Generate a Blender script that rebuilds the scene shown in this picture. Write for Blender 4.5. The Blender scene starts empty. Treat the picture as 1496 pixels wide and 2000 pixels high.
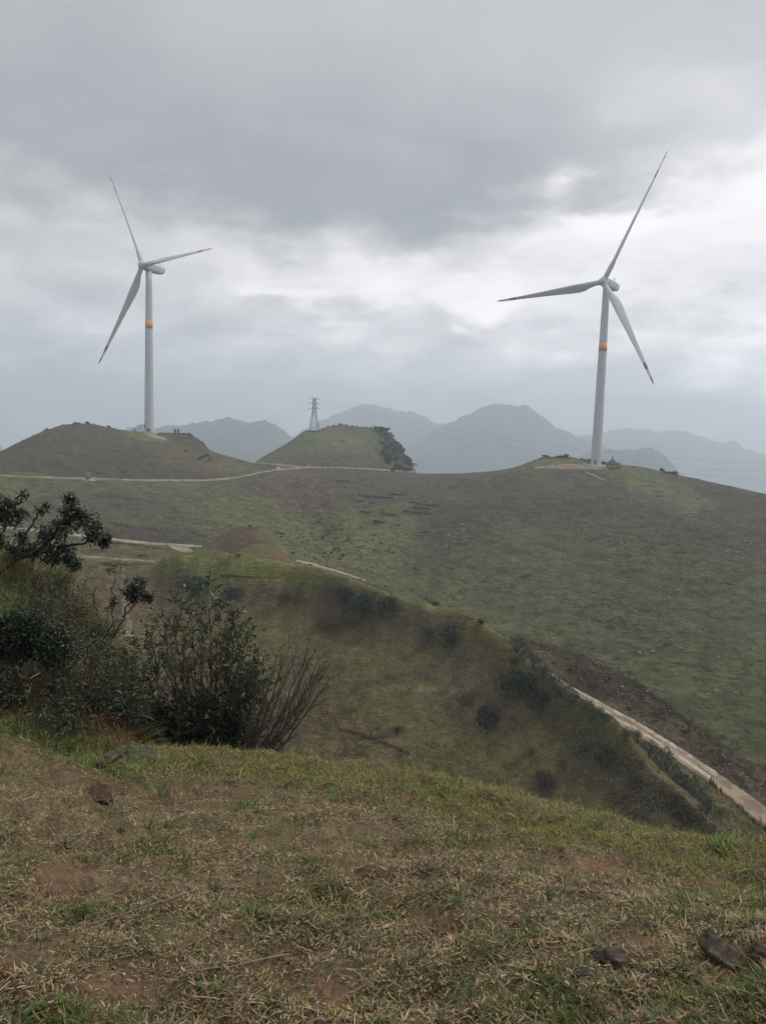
import bpy, math, random
import numpy as np
from mathutils import Vector, Matrix
from mathutils.bvhtree import BVHTree

# ------------------------------------------------------------------ camera, sky, sun, exposure
F = 1501.0
PITCH = math.radians(6.2)
ROLL = math.radians(1.75)
EYE = np.array([0.0, 0.0, 1.6])
scene = bpy.context.scene
COL = scene.collection


def _rx(a):
    c, s = math.cos(a), math.sin(a)
    return np.array([[1, 0, 0], [0, c, -s], [0, s, c]])


def _rz(a):
    c, s = math.cos(a), math.sin(a)
    return np.array([[c, -s, 0], [s, c, 0], [0, 0, 1]])


CAMR = _rx(math.pi / 2 - PITCH) @ _rz(ROLL)
cam_data = bpy.data.cameras.new('camera')
cam = bpy.data.objects.new('camera', cam_data)
COL.objects.link(cam)
scene.camera = cam
cam_data.sensor_fit = 'VERTICAL'
cam_data.sensor_height = 24.0
cam_data.lens = 24.0 * F / 2000.0
cam_data.clip_start = 0.05
cam_data.clip_end = 40000.0
M4 = Matrix([list(CAMR[0]) + [EYE[0]], list(CAMR[1]) + [EYE[1]], list(CAMR[2]) + [EYE[2]], [0, 0, 0, 1]])
cam.matrix_world = M4


def raydir(px, py):
    px = np.asarray(px, float)
    py = np.asarray(py, float)
    v = np.stack([px - 748.0, 1000.0 - py, -F + 0 * px], -1) @ CAMR.T
    return v / np.linalg.norm(v, axis=-1, keepdims=True)


def P(px, py, d):
    v = raydir(px, py)
    k = np.asarray(d, float) / np.hypot(v[..., 0], v[..., 1])
    return EYE + v * k[..., None]


def proj(w):
    c = (np.asarray(w) - EYE) @ CAMR
    return 748 + F * c[..., 0] / -c[..., 2], 1000 - F * c[..., 1] / -c[..., 2]


SUN_EL = math.radians(52)
SUN_AZ = math.radians(78)      # clockwise from +Y (the way the camera looks)
scene.view_settings.view_transform = 'Standard'
scene.view_settings.look = 'None'
scene.view_settings.exposure = 0.10
scene.view_settings.gamma = 1.0
scene.view_settings.use_curve_mapping = False
scene.cycles.use_denoising = True
scene.cycles.use_adaptive_sampling = False
scene.cycles.volume_bounces = 3
scene.cycles.max_bounces = 6
scene.cycles.diffuse_bounces = 3
scene.cycles.transparent_max_bounces = 16

sd = bpy.data.lights.new('sun', 'SUN')
sd.energy = 1.1
sd.angle = math.radians(12)
sd.color = (1.0, 0.96, 0.9)
sun = bpy.data.objects.new('sun', sd)
COL.objects.link(sun)
sv = Vector((math.sin(SUN_AZ) * math.cos(SUN_EL), math.cos(SUN_AZ) * math.cos(SUN_EL), math.sin(SUN_EL)))
sun.rotation_euler = sv.to_track_quat('Z', 'Y').to_euler()
sun.location = (0, 0, 60)


class NT:
    """tiny helper round a node tree"""
    def __init__(self, tree):
        self.t = tree
        self.n = tree.nodes
        self.l = tree.links

    def node(self, typ, **kw):
        x = self.n.new(typ)
        for k, v in kw.items():
            setattr(x, k, v)
        return x

    def _set(self, sock, v):
        if isinstance(v, bpy.types.NodeSocket):
            self.l.new(v, sock)
        elif v is not None:
            sock.default_value = v

    def math(self, op, a, b=None, c=None, clamp=False):
        x = self.node('ShaderNodeMath', operation=op)
        x.use_clamp = clamp
        self._set(x.inputs[0], a)
        if b is not None:
            self._set(x.inputs[1], b)
        if c is not None:
            self._set(x.inputs[2], c)
        return x.outputs[0]

    def vmath(self, op, a, b=None, scale=None):
        x = self.node('ShaderNodeVectorMath', operation=op)
        self._set(x.inputs[0], a)
        if b is not None:
            self._set(x.inputs[1], b)
        if scale is not None:
            self._set(x.inputs['Scale'], scale)
        return x.outputs['Value'] if op in ('LENGTH', 'DOT_PRODUCT', 'DISTANCE') else x.outputs[0]

    def noise(self, vec, scale, detail=4.0, rough=0.55, dist=0.0, w=None):
        x = self.node('ShaderNodeTexNoise')
        if w is not None:
            x.noise_dimensions = '4D'
            x.inputs['W'].default_value = w
        self._set(x.inputs['Vector'], vec)
        x.inputs['Scale'].default_value = scale
        x.inputs['Detail'].default_value = detail
        x.inputs['Roughness'].default_value = rough
        x.inputs['Distortion'].default_value = dist
        return x.outputs['Fac'], x.outputs['Color']

    def mix(self, fac, a, b, blend='MIX'):
        x = self.node('ShaderNodeMix', data_type='RGBA', blend_type=blend)
        self._set(x.inputs[0], fac)
        self._set(x.inputs[6], a)
        self._set(x.inputs[7], b)
        return x.outputs[2]

    def maprange(self, v, a, b, c, d, smooth=True):
        x = self.node('ShaderNodeMapRange')
        x.interpolation_type = 'SMOOTHSTEP' if smooth else 'LINEAR'
        self._set(x.inputs[0], v)
        for i, q in enumerate((a, b, c, d)):
            x.inputs[i + 1].default_value = q
        return x.outputs[0]

    def ramp(self, fac, stops):
        x = self.node('ShaderNodeValToRGB')
        e = x.color_ramp.elements
        while len(e) < len(stops):
            e.new(0.5)
        for i, (p, c) in enumerate(stops):
            e[i].position = p
            e[i].color = (c[0], c[1], c[2], 1)
        self._set(x.inputs[0], fac)
        return x.outputs[0]


def srgb(*c):
    return tuple(((x / 255) / 12.92 if x / 255 <= 0.04045 else ((x / 255 + 0.055) / 1.055) ** 2.4) for x in c)


# ---- world: Nishita sky almost wholly covered by a layered cloud deck (all in world directions)
world = bpy.data.worlds.new('World')
scene.world = world
world.use_nodes = True
W = NT(world.node_tree)
W.n.clear()
sky = W.node('ShaderNodeTexSky', sky_type='NISHITA')
sky.sun_disc = False
sky.sun_elevation = SUN_EL
sky.sun_rotation = SUN_AZ
bg_sky = W.node('ShaderNodeBackground')
bg_sky.inputs[1].default_value = 0.1
W.l.new(sky.outputs[0], bg_sky.inputs[0])
gen = W.node('ShaderNodeTexCoord').outputs['Generated']
dirn = W.vmath('NORMALIZE', gen)
sep = W.node('ShaderNodeSeparateXYZ')
W.l.new(dirn, sep.inputs[0])
zup = W.math('MAXIMUM', sep.outputs[2], 0.0)
den = W.math('ADD', zup, 0.30)
cmb = W.node('ShaderNodeCombineXYZ')
W.l.new(W.math('DIVIDE', sep.outputs[0], den), cmb.inputs[0])
W.l.new(W.math('DIVIDE', sep.outputs[1], den), cmb.inputs[1])
W.l.new(W.math('MULTIPLY', sep.outputs[2], 2.0), cmb.inputs[2])
plane = cmb.outputs[0]
big, _ = W.noise(plane, 1.6, 5, 0.5, 0.3)
_, warpc = W.noise(plane, 3.2, 4, 0.55)
warp = W.vmath('SCALE', W.vmath('SUBTRACT', warpc, (0.5, 0.5, 0.5)), scale=0.20)
dw = W.vmath('ADD', dirn, warp)


def blob(px, py, rx, ry, amp, soft=True):
    """an elliptic cloud patch round a fixed sky direction"""
    c = raydir(px, py)
    right = np.cross(c, [0, 0, 1])
    right /= np.linalg.norm(right)
    up = np.cross(right, c)
    dv = W.vmath('SUBTRACT', dw, tuple(c))
    a = W.math('DIVIDE', W.vmath('DOT_PRODUCT', dv, tuple(right)), rx / F)
    b = W.math('DIVIDE', W.vmath('DOT_PRODUCT', dv, tuple(up)), ry / F)
    q = W.math('ADD', W.math('MULTIPLY', a, a), W.math('MULTIPLY', b, b))
    return W.math('MULTIPLY', W.math('EXPONENT', W.math('MULTIPLY', q, -1.0)), amp)


tot = None
sdw = W.node('ShaderNodeSeparateXYZ')
W.l.new(dw, sdw.inputs[0])
xq = W.math('MULTIPLY', sdw.outputs[0], sdw.outputs[0])
edge = W.math('ADD', W.math('MULTIPLY', W.math('MULTIPLY', xq, W.math('GREATER_THAN', sdw.outputs[0], 0.0)), 0.42), 0.245)      # underside of the heavy cloud bank
dz_ = W.math('SUBTRACT', sdw.outputs[2], edge)
above = W.maprange(dz_, -0.028, 0.050, 0.0, 1.0)
fade_up = W.math('EXPONENT', W.math('MULTIPLY', W.math('MAXIMUM', dz_, 0.0), -4.0))
fade_dn = W.math('EXPONENT', W.math('MULTIPLY', W.math('MAXIMUM', W.math('MULTIPLY', dz_, -1.0), 0.0), -9.0))
tot = W.math('ADD', W.math('MULTIPLY', W.math('MULTIPLY', above, fade_up), -0.14),
             W.math('MULTIPLY', W.math('MULTIPLY', W.math('SUBTRACT', 1.0, above), fade_dn), 0.19))
for args in ((620, 300, 520, 130, -0.05), (850, 400, 330, 60, -0.09), (250, 330, 330, 90, -0.04),
             (150, 120, 300, 160, -0.03), (700, 40, 500, 90, 0.04),
             (1480, 440, 240, 100, 0.27), (1430, 200, 200, 80, 0.22), (930, 615, 45, 38, 0.5), (770, 565, 110, 50, 0.34), (700, 500, 180, 40, 0.10), (1000, 660, 200, 50, 0.08), (1200, 440, 150, 40, 0.12),
             (560, 585, 80, 32, 0.26), (1150, 460, 110, 40, 0.24), (1330, 560, 220, 80, 0.12), (1050, 560, 200, 80, 0.16), (470, 510, 200, 60, 0.10),
             (1250, 700, 260, 55, -0.05), (860, 720, 260, 45, -0.07), (1480, 720, 100, 90, 0.22), (330, 700, 250, 100, -0.05),
             (60, 700, 200, 140, -0.11), (640, 660, 240, 60, 0.05), (780, 765, 90, 30, 0.07)):
    v = blob(*args)
    tot = v if tot is None else W.math('ADD', tot, v)
mid, _ = W.noise(plane, 4.2, 6, 0.52, 0.4)
lowband = W.maprange(sep.outputs[2], 0.10, 0.42, 1.0, 0.25)
det = W.math('MULTIPLY', W.math('SUBTRACT', mid, 0.5), W.math('MULTIPLY', lowband, 0.62))
val = W.math('ADD', W.math('ADD', tot, 0.50), det)
val = W.math('ADD', val, W.math('MULTIPLY', W.math('SUBTRACT', big, 0.5), 0.12))
cloud = W.ramp(val, [(0.0, srgb(120, 122, 128)), (0.30, srgb(148, 150, 155)), (0.50, srgb(178, 178, 180)),
                     (0.68, srgb(207, 205, 207)), (0.85, srgb(243, 237, 239)), (1.0, srgb(255, 251, 252))])
warm = blob(930, 612, 60, 45, 1.0)
cloud = W.mix(W.math('MULTIPLY', warm, 0.4, clamp=True), cloud, srgb(255, 236, 236) + (1,))
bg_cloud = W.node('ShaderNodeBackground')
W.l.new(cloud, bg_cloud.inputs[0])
# brightness added overhead, round the sun and low down to lift terrain and haze
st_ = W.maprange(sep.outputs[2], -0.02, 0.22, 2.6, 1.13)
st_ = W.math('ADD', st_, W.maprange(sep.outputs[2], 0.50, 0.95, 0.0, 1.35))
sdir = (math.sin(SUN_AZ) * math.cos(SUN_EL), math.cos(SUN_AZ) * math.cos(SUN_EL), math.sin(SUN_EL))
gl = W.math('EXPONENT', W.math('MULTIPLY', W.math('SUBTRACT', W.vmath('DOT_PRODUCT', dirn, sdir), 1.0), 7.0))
st_ = W.math('ADD', st_, W.math('MULTIPLY', gl, 1.6))  # added glow, out of the camera's view
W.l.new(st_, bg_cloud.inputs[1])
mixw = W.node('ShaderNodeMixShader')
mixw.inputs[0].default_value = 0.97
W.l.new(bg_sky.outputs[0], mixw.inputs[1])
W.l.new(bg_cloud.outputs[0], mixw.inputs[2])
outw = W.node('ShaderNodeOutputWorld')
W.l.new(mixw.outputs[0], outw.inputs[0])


# ------------------------------------------------------------------ helpers
def tag(o, label=None, cat=None, group=None, kind=None):
    if label:
        o['label'] = label
    if cat:
        o['category'] = cat
    if group:
        o['group'] = group
    if kind:
        o['kind'] = kind
    return o


def empty(name, loc, rz=0.0):
    o = bpy.data.objects.new(name, None)
    o.empty_display_size = 0.5
    COL.objects.link(o)
    o.location = loc
    o.rotation_euler = (0, 0, rz)
    return o


def mesh_np(name, verts, faces, mat, parent=None, smooth=False, colors=None, mat_idx=None):
    """verts (n,3); faces: (m,k) array, or list of such arrays with different k"""
    me = bpy.data.meshes.new(name)
    fl = faces if isinstance(faces, list) else [faces]
    fl = [np.asarray(f, np.int32) for f in fl if len(f)]
    verts = np.asarray(verts, np.float32)
    me.vertices.add(len(verts))
    me.vertices.foreach_set('co', verts.ravel())
    nl = sum(f.size for f in fl)
    npoly = sum(len(f) for f in fl)
    me.loops.add(nl)
    me.loops.foreach_set('vertex_index', np.concatenate([f.ravel() for f in fl]))
    me.polygons.add(npoly)
    tot_ = np.concatenate([np.full(len(f), f.shape[1], np.int32) for f in fl])
    st = np.concatenate([[0], np.cumsum(tot_)[:-1]]).astype(np.int32)
    me.polygons.foreach_set('loop_start', st)
    me.polygons.foreach_set('loop_total', tot_)
    if smooth:
        me.polygons.foreach_set('use_smooth', np.ones(npoly, bool))
    me.update(calc_edges=True)
    me.validate()
    if colors is not None:
        a = me.color_attributes.new('Col', 'FLOAT_COLOR', 'POINT')
        c = np.ones((len(verts), 4), np.float32)
        c[:, :3] = colors
        a.data.foreach_set('color', c.ravel())
    ms = mat if isinstance(mat, (list, tuple)) else [mat]
    for m in ms:
        me.materials.append(m)
    if mat_idx is not None:
        me.polygons.foreach_set('material_index', np.asarray(mat_idx, np.int32))
    o = bpy.data.objects.new(name, me)
    COL.objects.link(o)
    if parent:
        o.parent = parent
    return o


class MB:
    """collects primitives into one mesh"""
    def __init__(self):
        self.v = []
        self.f = {}
        self.c = 0

    def add(self, v, f):
        v = np.asarray(v, float)
        f = np.asarray(f, int)
        self.v.append(v)
        self.f.setdefault(f.shape[1], []).append(f + self.c)
        self.c += len(v)

    def box(self, c, s, rz=0.0, bev=0.0):
        x, y, z = s[0] / 2, s[1] / 2, s[2] / 2
        if bev <= 0:
            v = np.array([[a * x, b * y, d * z] for d in (-1, 1) for b in (-1, 1) for a in (-1, 1)])
            f = [[0, 2, 3, 1], [4, 5, 7, 6], [0, 1, 5, 4], [2, 6, 7, 3], [0, 4, 6, 2], [1, 3, 7, 5]]
        else:
            ring = []
            pts = [(-x, -y), (x, -y), (x, y), (-x, y)]
            v = []
            for zz, ins in ((-z, bev), (-z + bev, 0), (z - bev, 0), (z, bev)):
                for (a, b) in pts:
                    sx, sy = np.sign(a), np.sign(b)
                    v.append([a - sx * ins, b - sy * ins, zz])
            v = np.array(v)
            f = [[0, 3, 2, 1], [12, 13, 14, 15]]
            for k in range(3):
                for i in range(4):
                    j = (i + 1) % 4
                    f.append([k * 4 + i, k * 4 + j, k * 4 + 4 + j, k * 4 + 4 + i])
        v = v @ _rz(rz).T + np.asarray(c, float)
        self.add(v, f)
        return self

    def tube(self, pts, rad, n=8, caps=True):
        v, f = tube_np([np.asarray(pts, float)], [np.broadcast_to(np.asarray(rad, float), (len(pts),))], n)
        self.add(v, f)
        if caps and n > 2:
            k = len(pts)
            self.f.setdefault(n, []).append(np.array([[self.c - k * n + i for i in range(n)][::-1],
                                                     [self.c - n + i for i in range(n)]]))
        return self

    def lathe(self, prof, c=(0, 0, 0), n=24, axis=None):
        prof = np.asarray(prof, float)
        a = np.linspace(0, 2 * np.pi, n, endpoint=False)
        v = np.stack([np.outer(prof[:, 0], np.cos(a)), np.outer(prof[:, 0], np.sin(a)),
                      np.repeat(prof[:, 1:2], n, 1)], -1).reshape(-1, 3)
        if axis is not None:
            q = Vector((0, 0, 1)).rotation_difference(Vector(axis)).to_matrix()
            v = v @ np.array(q).T
        v = v + np.asarray(c, float)
        m = len(prof)
        i = np.arange(m - 1)[:, None] * n
        j = np.arange(n)[None, :]
        f = np.stack([i + j, i + (j + 1) % n, i + n + (j + 1) % n, i + n + j], -1).reshape(-1, 4)
        self.add(v, f)
        return self

    def build(self, name, mat, parent=None, smooth=False):
        v = np.concatenate(self.v)
        f = [np.concatenate(x) for x in self.f.values()]
        return mesh_np(name, v, f, mat, parent, smooth)


def tube_np(paths, rads, n=5):
    """paths: list of (k,3); returns verts, quads"""
    V, Fc, c = [], [], 0
    a = np.linspace(0, 2 * np.pi, n, endpoint=False)
    ca, sa = np.cos(a), np.sin(a)
    for p, r in zip(paths, rads):
        k = len(p)
        t = np.gradient(p, axis=0)
        t /= (np.linalg.norm(t, axis=1, keepdims=True) + 1e-9)
        ref = np.array([0.0, 0.0, 1.0]) if abs(t[0, 2]) < 0.9 else np.array([1.0, 0.0, 0.0])
        u = np.cross(t, ref)
        u /= (np.linalg.norm(u, axis=1, keepdims=True) + 1e-9)
        w = np.cross(t, u)
        v = p[:, None, :] + r[:, None, None] * (u[:, None, :] * ca[None, :, None] + w[:, None, :] * sa[None, :, None])
        V.append(v.reshape(-1, 3))
        i = np.arange(k - 1)[:, None] * n
        j = np.arange(n)[None, :]
        Fc.append(np.stack([i + j, i + (j + 1) % n, i + n + (j + 1) % n, i + n + j], -1).reshape(-1, 4) + c)
        c += k * n
    return np.concatenate(V), np.concatenate(Fc)


_perm = np.random.RandomState(5).permutation(4096)


def perlin(x, y, seed=0):
    x = np.asarray(x, float)
    y = np.asarray(y, float)
    xi = np.floor(x).astype(int)
    yi = np.floor(y).astype(int)
    xf = x - xi
    yf = y - yi
    u = xf * xf * xf * (xf * (xf * 6 - 15) + 10)
    v = yf * yf * yf * (yf * (yf * 6 - 15) + 10)

    def g(ix, iy, fx, fy):
        h = _perm[(_perm[(ix + seed * 131) & 4095] + iy) & 4095]
        a = h * (2 * np.pi / 4096)
        return np.cos(a) * fx + np.sin(a) * fy
    n00 = g(xi, yi, xf, yf)
    n10 = g(xi + 1, yi, xf - 1, yf)
    n01 = g(xi, yi + 1, xf, yf - 1)
    n11 = g(xi + 1, yi + 1, xf - 1, yf - 1)
    return ((n00 * (1 - u) + n10 * u) * (1 - v) + (n01 * (1 - u) + n11 * u) * v) * 1.4


def fbm(x, y, octv=4, seed=0, gain=0.5):
    s, a = 0, 1.0
    for o in range(octv):
        s = s + a * perlin(x * 2 ** o, y * 2 ** o, seed + o * 7)
        a *= gain
    return s


def pchip(x, y, xq):
    """monotone cubic; x (n,), y (n,...) ; xq (m,)"""
    x = np.asarray(x, float)
    y = np.asarray(y, float)
    xq = np.clip(np.asarray(xq, float), x[0], x[-1])
    h = np.diff(x)
    d = np.diff(y, axis=0) / h.reshape((-1,) + (1,) * (y.ndim - 1))
    m = np.zeros_like(y)
    if len(x) > 2:
        w1 = (2 * h[1:] + h[:-1]).reshape((-1,) + (1,) * (y.ndim - 1))
        w2 = (h[1:] + 2 * h[:-1]).reshape((-1,) + (1,) * (y.ndim - 1))
        with np.errstate(divide='ignore', invalid='ignore'):
            hm = (w1 + w2) / (w1 / d[:-1] + w2 / d[1:])
        m[1:-1] = np.where(d[:-1] * d[1:] > 0, hm, 0)
    m[0], m[-1] = d[0], d[-1]
    i = np.clip(np.searchsorted(x, xq, side='right') - 1, 0, len(x) - 2)
    sh = (-1,) + (1,) * (y.ndim - 1)
    t = ((xq - x[i]) / h[i]).reshape(sh)
    hh = h[i].reshape(sh)
    return ((2 * t ** 3 - 3 * t ** 2 + 1) * y[i] + (t ** 3 - 2 * t ** 2 + t) * hh * m[i]
            + (-2 * t ** 3 + 3 * t ** 2) * y[i + 1] + (t ** 3 - t ** 2) * hh * m[i + 1])


# ------------------------------------------------------------------ materials
MATS = {}


def newmat(name):
    m = bpy.data.materials.new(name)
    m.use_nodes = True
    N = NT(m.node_tree)
    b = m.node_tree.nodes['Principled BSDF']
    b.inputs['Roughness'].default_value = 0.9
    b.inputs['Specular IOR Level'].default_value = 0.15
    MATS[name] = m
    return m, N, b


def simple(name, col, rough=0.7, var=0.25, scale=6.0, spec=0.2, metal=0.0, bump=0.0, detail=5):
    m, N, b = newmat(name)
    co = N.node('ShaderNodeTexCoord').outputs['Object']
    n, _ = N.noise(co, scale, detail, 0.6)
    lo = tuple(c * (1 - var) for c in col) + (1,)
    hi = tuple(min(1, c * (1 + var)) for c in col) + (1,)
    N.l.new(N.mix(N.maprange(n, 0.3, 0.7, 0, 1), lo, hi), b.inputs['Base Color'])
    b.inputs['Roughness'].default_value = rough
    b.inputs['Specular IOR Level'].default_value = spec
    b.inputs['Metallic'].default_value = metal
    if bump:
        bn = N.node('ShaderNodeBump')
        bn.inputs['Strength'].default_value = bump
        N.l.new(n, bn.inputs['Height'])
        N.l.new(bn.outputs[0], b.inputs['Normal'])
    return m


def leafmat(name, rough=0.5, spec=0.35, trans=0.25):
    """foliage: colour comes with each leaf, a little light passes through"""
    m, N, b = newmat(name)
    at = N.node('ShaderNodeAttribute')
    at.attribute_name = 'Col'
    b.inputs['Roughness'].default_value = rough
    b.inputs['Specular IOR Level'].default_value = spec
    N.l.new(at.outputs['Color'], b.inputs['Base Color'])
    if trans:
        tr = N.node('ShaderNodeBsdfTranslucent')
        N.l.new(at.outputs['Color'], tr.inputs[0])
        mx = N.node('ShaderNodeMixShader')
        mx.inputs[0].default_value = trans
        N.l.new(b.outputs[0], mx.inputs[1])
        N.l.new(tr.outputs[0], mx.inputs[2])
        N.l.new(mx.outputs[0], m.node_tree.nodes['Material Output'].inputs[0])
    return m


def terrmat(name, s1=0.25, s2=1.4, amp=0.45, zs=3.0, bumpd=0.15, shadow_speck=0.35):
    """hill surface: zone colour per vertex, broken up by tussock noise and painted tussock shadows that run along the contours"""
    m, N, b = newmat(name)
    at = N.node('ShaderNodeAttribute')
    at.attribute_name = 'Col'
    co = N.node('ShaderNodeNewGeometry').outputs['Position']
    mp = N.node('ShaderNodeMapping')
    N.l.new(co, mp.inputs[0])
    mp.inputs['Scale'].default_value = (1, 1, zs)
    v = mp.outputs[0]
    a, _ = N.noise(v, s1, 6, 0.65, 0.3)
    c, _ = N.noise(v, s2, 5, 0.7, 0.2)
    k = N.math('ADD', N.math('MULTIPLY', N.math('SUBTRACT', a, 0.5), amp * 1.6), 1.0)
    k = N.math('MULTIPLY', k, N.math('ADD', N.math('MULTIPLY', N.math('SUBTRACT', c, 0.5), amp * 3.6), 1.0))
    mp2 = N.node('ShaderNodeMapping')
    N.l.new(co, mp2.inputs[0])
    mp2.inputs['Scale'].default_value = (0.55, 0.55, zs * 1.3)
    d, _ = N.noise(mp2.outputs[0], s2, 3, 0.6, 0.3, w=3.0)
    sp = N.maprange(d, 0.57, 0.66, 0.0, shadow_speck)  # dark specks put the shadows of tussocks into the colour
    base = N.mix(1.0, at.outputs['Color'], (1.06, 1.00, 0.80, 1), 'MULTIPLY')
    x = N.node('ShaderNodeVectorMath', operation='SCALE')
    N.l.new(base, x.inputs[0])
    N.l.new(k, x.inputs['Scale'])
    col = N.mix(sp, x.outputs[0], (0.018, 0.021, 0.014, 1))
    N.l.new(col, b.inputs['Base Color'])
    bn = N.node('ShaderNodeBump')
    bn.inputs['Strength'].default_value = 0.9
    bn.inputs['Distance'].default_value = bumpd
    N.l.new(N.math('ADD', a, c), bn.inputs['Height'])
    N.l.new(bn.outputs[0], b.inputs['Normal'])
    return m


M_far = terrmat('far_hill_grass', 0.13, 0.62, 0.62, 3.2, 1.3, 0.8)
M_mid = terrmat('ridge_grass', 0.22, 1.5, 0.50, 2.6, 0.6, 0.6)
M_mount = terrmat('mountain_forest', 0.006, 0.03, 0.4, 1.5, 10.0, 0.0)
M_leaf = leafmat('leaf')
M_leafg = leafmat('glossy_leaf', 0.38, 0.5, 0.15)
M_grass = leafmat('grass_blade', 0.6, 0.2, 0.3)
M_bark = simple('bark_grey', (0.085, 0.075, 0.062), 0.85, 0.45, 30)
M_barkd = simple('bark_dark', (0.04, 0.034, 0.028), 0.85, 0.4, 30)
M_turb = simple('turbine_paint', (0.42, 0.455, 0.48), 0.45, 0.05, 0.3, 0.35)
M_tower = simple('tower_paint', (0.45, 0.47, 0.485), 0.5, 0.06, 0.25, 0.3)
M_orange = simple('orange_band_paint', (0.66, 0.29, 0.085), 0.55, 0.08, 0.5)
M_red = simple('red_tip_paint', (0.24, 0.06, 0.055), 0.5, 0.1, 0.5)
M_conc = simple('concrete', (0.36, 0.34, 0.31), 0.9, 0.2, 3.0, bump=0.2)
M_darkmetal = simple('dark_metal', (0.09, 0.095, 0.10), 0.6, 0.2, 3.0)
M_galv = simple('galvanised_steel', (0.22, 0.23, 0.25), 0.5, 0.15, 3.0, metal=0.3)
M_rooft = simple('roof_tile', (0.045, 0.05, 0.06), 0.7, 0.3, 4.0, bump=0.4)
M_wood = simple('brown_wood', (0.10, 0.055, 0.04), 0.8, 0.3, 6.0)
M_fence = simple('pale_fence_wood', (0.28, 0.21, 0.19), 0.8, 0.25, 5.0)
M_rock = simple('grey_rock', (0.17, 0.16, 0.14), 0.9, 0.4, 3.0, bump=0.6)
M_rockd = simple('dark_stone', (0.070, 0.058, 0.042), 0.95, 0.7, 22.0, bump=1.0)
M_terr = simple('terrace_stone', (0.062, 0.052, 0.048), 0.95, 0.5, 3.0, bump=0.8)
M_rockb = simple('brown_stone', (0.075, 0.048, 0.033), 0.9, 0.4, 25.0, bump=0.9)
M_moss = simple('mossy_stone', (0.06, 0.06, 0.036), 0.95, 0.55, 30.0, bump=0.8)
M_wire = simple('cable', (0.12, 0.12, 0.13), 0.6, 0.05, 1.0)
M_white = simple('white_paint', (0.6, 0.6, 0.6), 0.6, 0.06, 2.0)
M_blue = simple('blue_plastic', (0.05, 0.06, 0.22), 0.5, 0.2, 12.0)


def roadmat(name, c1, c2, sc=0.25):
    m, N, b = newmat(name)
    co = N.node('ShaderNodeNewGeometry').outputs['Position']
    a, _ = N.noise(co, sc, 6, 0.6, 0.6)
    f, _ = N.noise(co, 3.0, 4, 0.6)
    base = N.mix(N.maprange(a, 0.42, 0.58, 0, 1), c1 + (1,), c2 + (1,))
    k = N.math('ADD', N.math('MULTIPLY', f, 0.5), 0.75)
    x = N.node('ShaderNodeVectorMath', operation='SCALE')
    N.l.new(base, x.inputs[0])
    N.l.new(k, x.inputs['Scale'])
    N.l.new(x.outputs[0], b.inputs['Base Color'])
    return m


M_road = roadmat('dirt_road', (0.27, 0.205, 0.14), (0.16, 0.125, 0.082), 0.3)
M_slab = roadmat('concrete_slab', (0.40, 0.34, 0.27), (0.25, 0.20, 0.145), 0.5)
M_roadf = roadmat('pale_road', (0.29, 0.25, 0.19), (0.19, 0.165, 0.12), 0.14)
M_path = roadmat('stone_path', (0.27, 0.235, 0.18), (0.14, 0.12, 0.08), 0.9)
M_verge = terrmat('road_verge', 0.4, 2.0, 0.35, 1.5, 0.1, 0.1)


# ------------------------------------------------------------------ terrain
class Hill:
    pass


def loft(name, x0, x1, nx, rows, nt, mat, colfn, disp=None, front=None, back=None, label=None, powt=None, cell=None):
    """A hill as a sheet of ground.  rows: front-to-back contour lines, each a list of knots
    (px, py, horizontal distance).  front/back: lists of (outward, down) steps for the sides we do not see."""
    us = np.linspace(x0, x1, nx) if cell is None else cell
    nx = len(us)
    C = []
    meta = []
    for r in rows:
        r = np.array(r, float)
        yy = pchip(r[:, 0], r[:, 1:3], us)
        C.append(P(us, yy[:, 0], yy[:, 1]))
        meta.append(yy[:, 0])
    nvis0 = 0
    for dd, dz in (front or []):
        p = C[0]
        h = p[:, :2] / np.linalg.norm(p[:, :2], axis=1, keepdims=True)
        q = p.copy()
        q[:, :2] -= h * dd
        q[:, 2] -= dz
        C.insert(0, q)
        meta.insert(0, meta[0] + 60)
        nvis0 += 1
    for dd, dz in (back or []):
        p = C[-1]
        h = p[:, :2] / np.linalg.norm(p[:, :2], axis=1, keepdims=True)
        q = p.copy()
        q[:, :2] += h * dd
        q[:, 2] -= dz
        C.append(q)
        meta.append(meta[-1])
    C = np.array(C)                                     # rows, cols, 3
    nr = len(C)
    # rows spaced by screen gap for the seen ones, fixed share for the hidden ones
    mid = np.array(meta)
    gap = []
    for i in range(nr - 1):
        seen = nvis0 <= i < nvis0 + len(rows) - 1
        gap.append(max(12.0, np.mean(np.abs(mid[i + 1] - mid[i]))) if seen else 30.0)
    tk = np.concatenate([[0], np.cumsum(gap)])
    tq = np.linspace(0, tk[-1], nt)
    V = pchip(tk, C, tq)                                # nt, nx, 3
    py = pchip(tk, mid, tq)
    px = np.broadcast_to(us, py.shape)
    X, Y, Z = V[..., 0], V[..., 1], V[..., 2]
    if disp is not None:
        V[..., 2] = Z + disp(X, Y, Z, px, py)
    h = Hill()
    h.V, h.px, h.py, h.us = V, px, py, us
    qx, qy = proj(V)
    cols = colfn(V[..., 0], V[..., 1], V[..., 2], qx, qy)
    i = np.arange(nt - 1)[:, None] * nx
    j = np.arange(nx - 1)[None, :]
    f = np.stack([i + j, i + j + 1, i + nx + j + 1, i + nx + j], -1).reshape(-1, 4)
    h.ob = mesh_np(name, V.reshape(-1, 3), f, mat, smooth=True, colors=np.clip(cols, 0.003, 1).reshape(-1, 3))
    tag(h.ob, label, kind='structure')
    h.bvh = BVHTree.FromPolygons(V.reshape(-1, 3).tolist(), f.tolist())
    h.cols = cols
    return h


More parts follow.
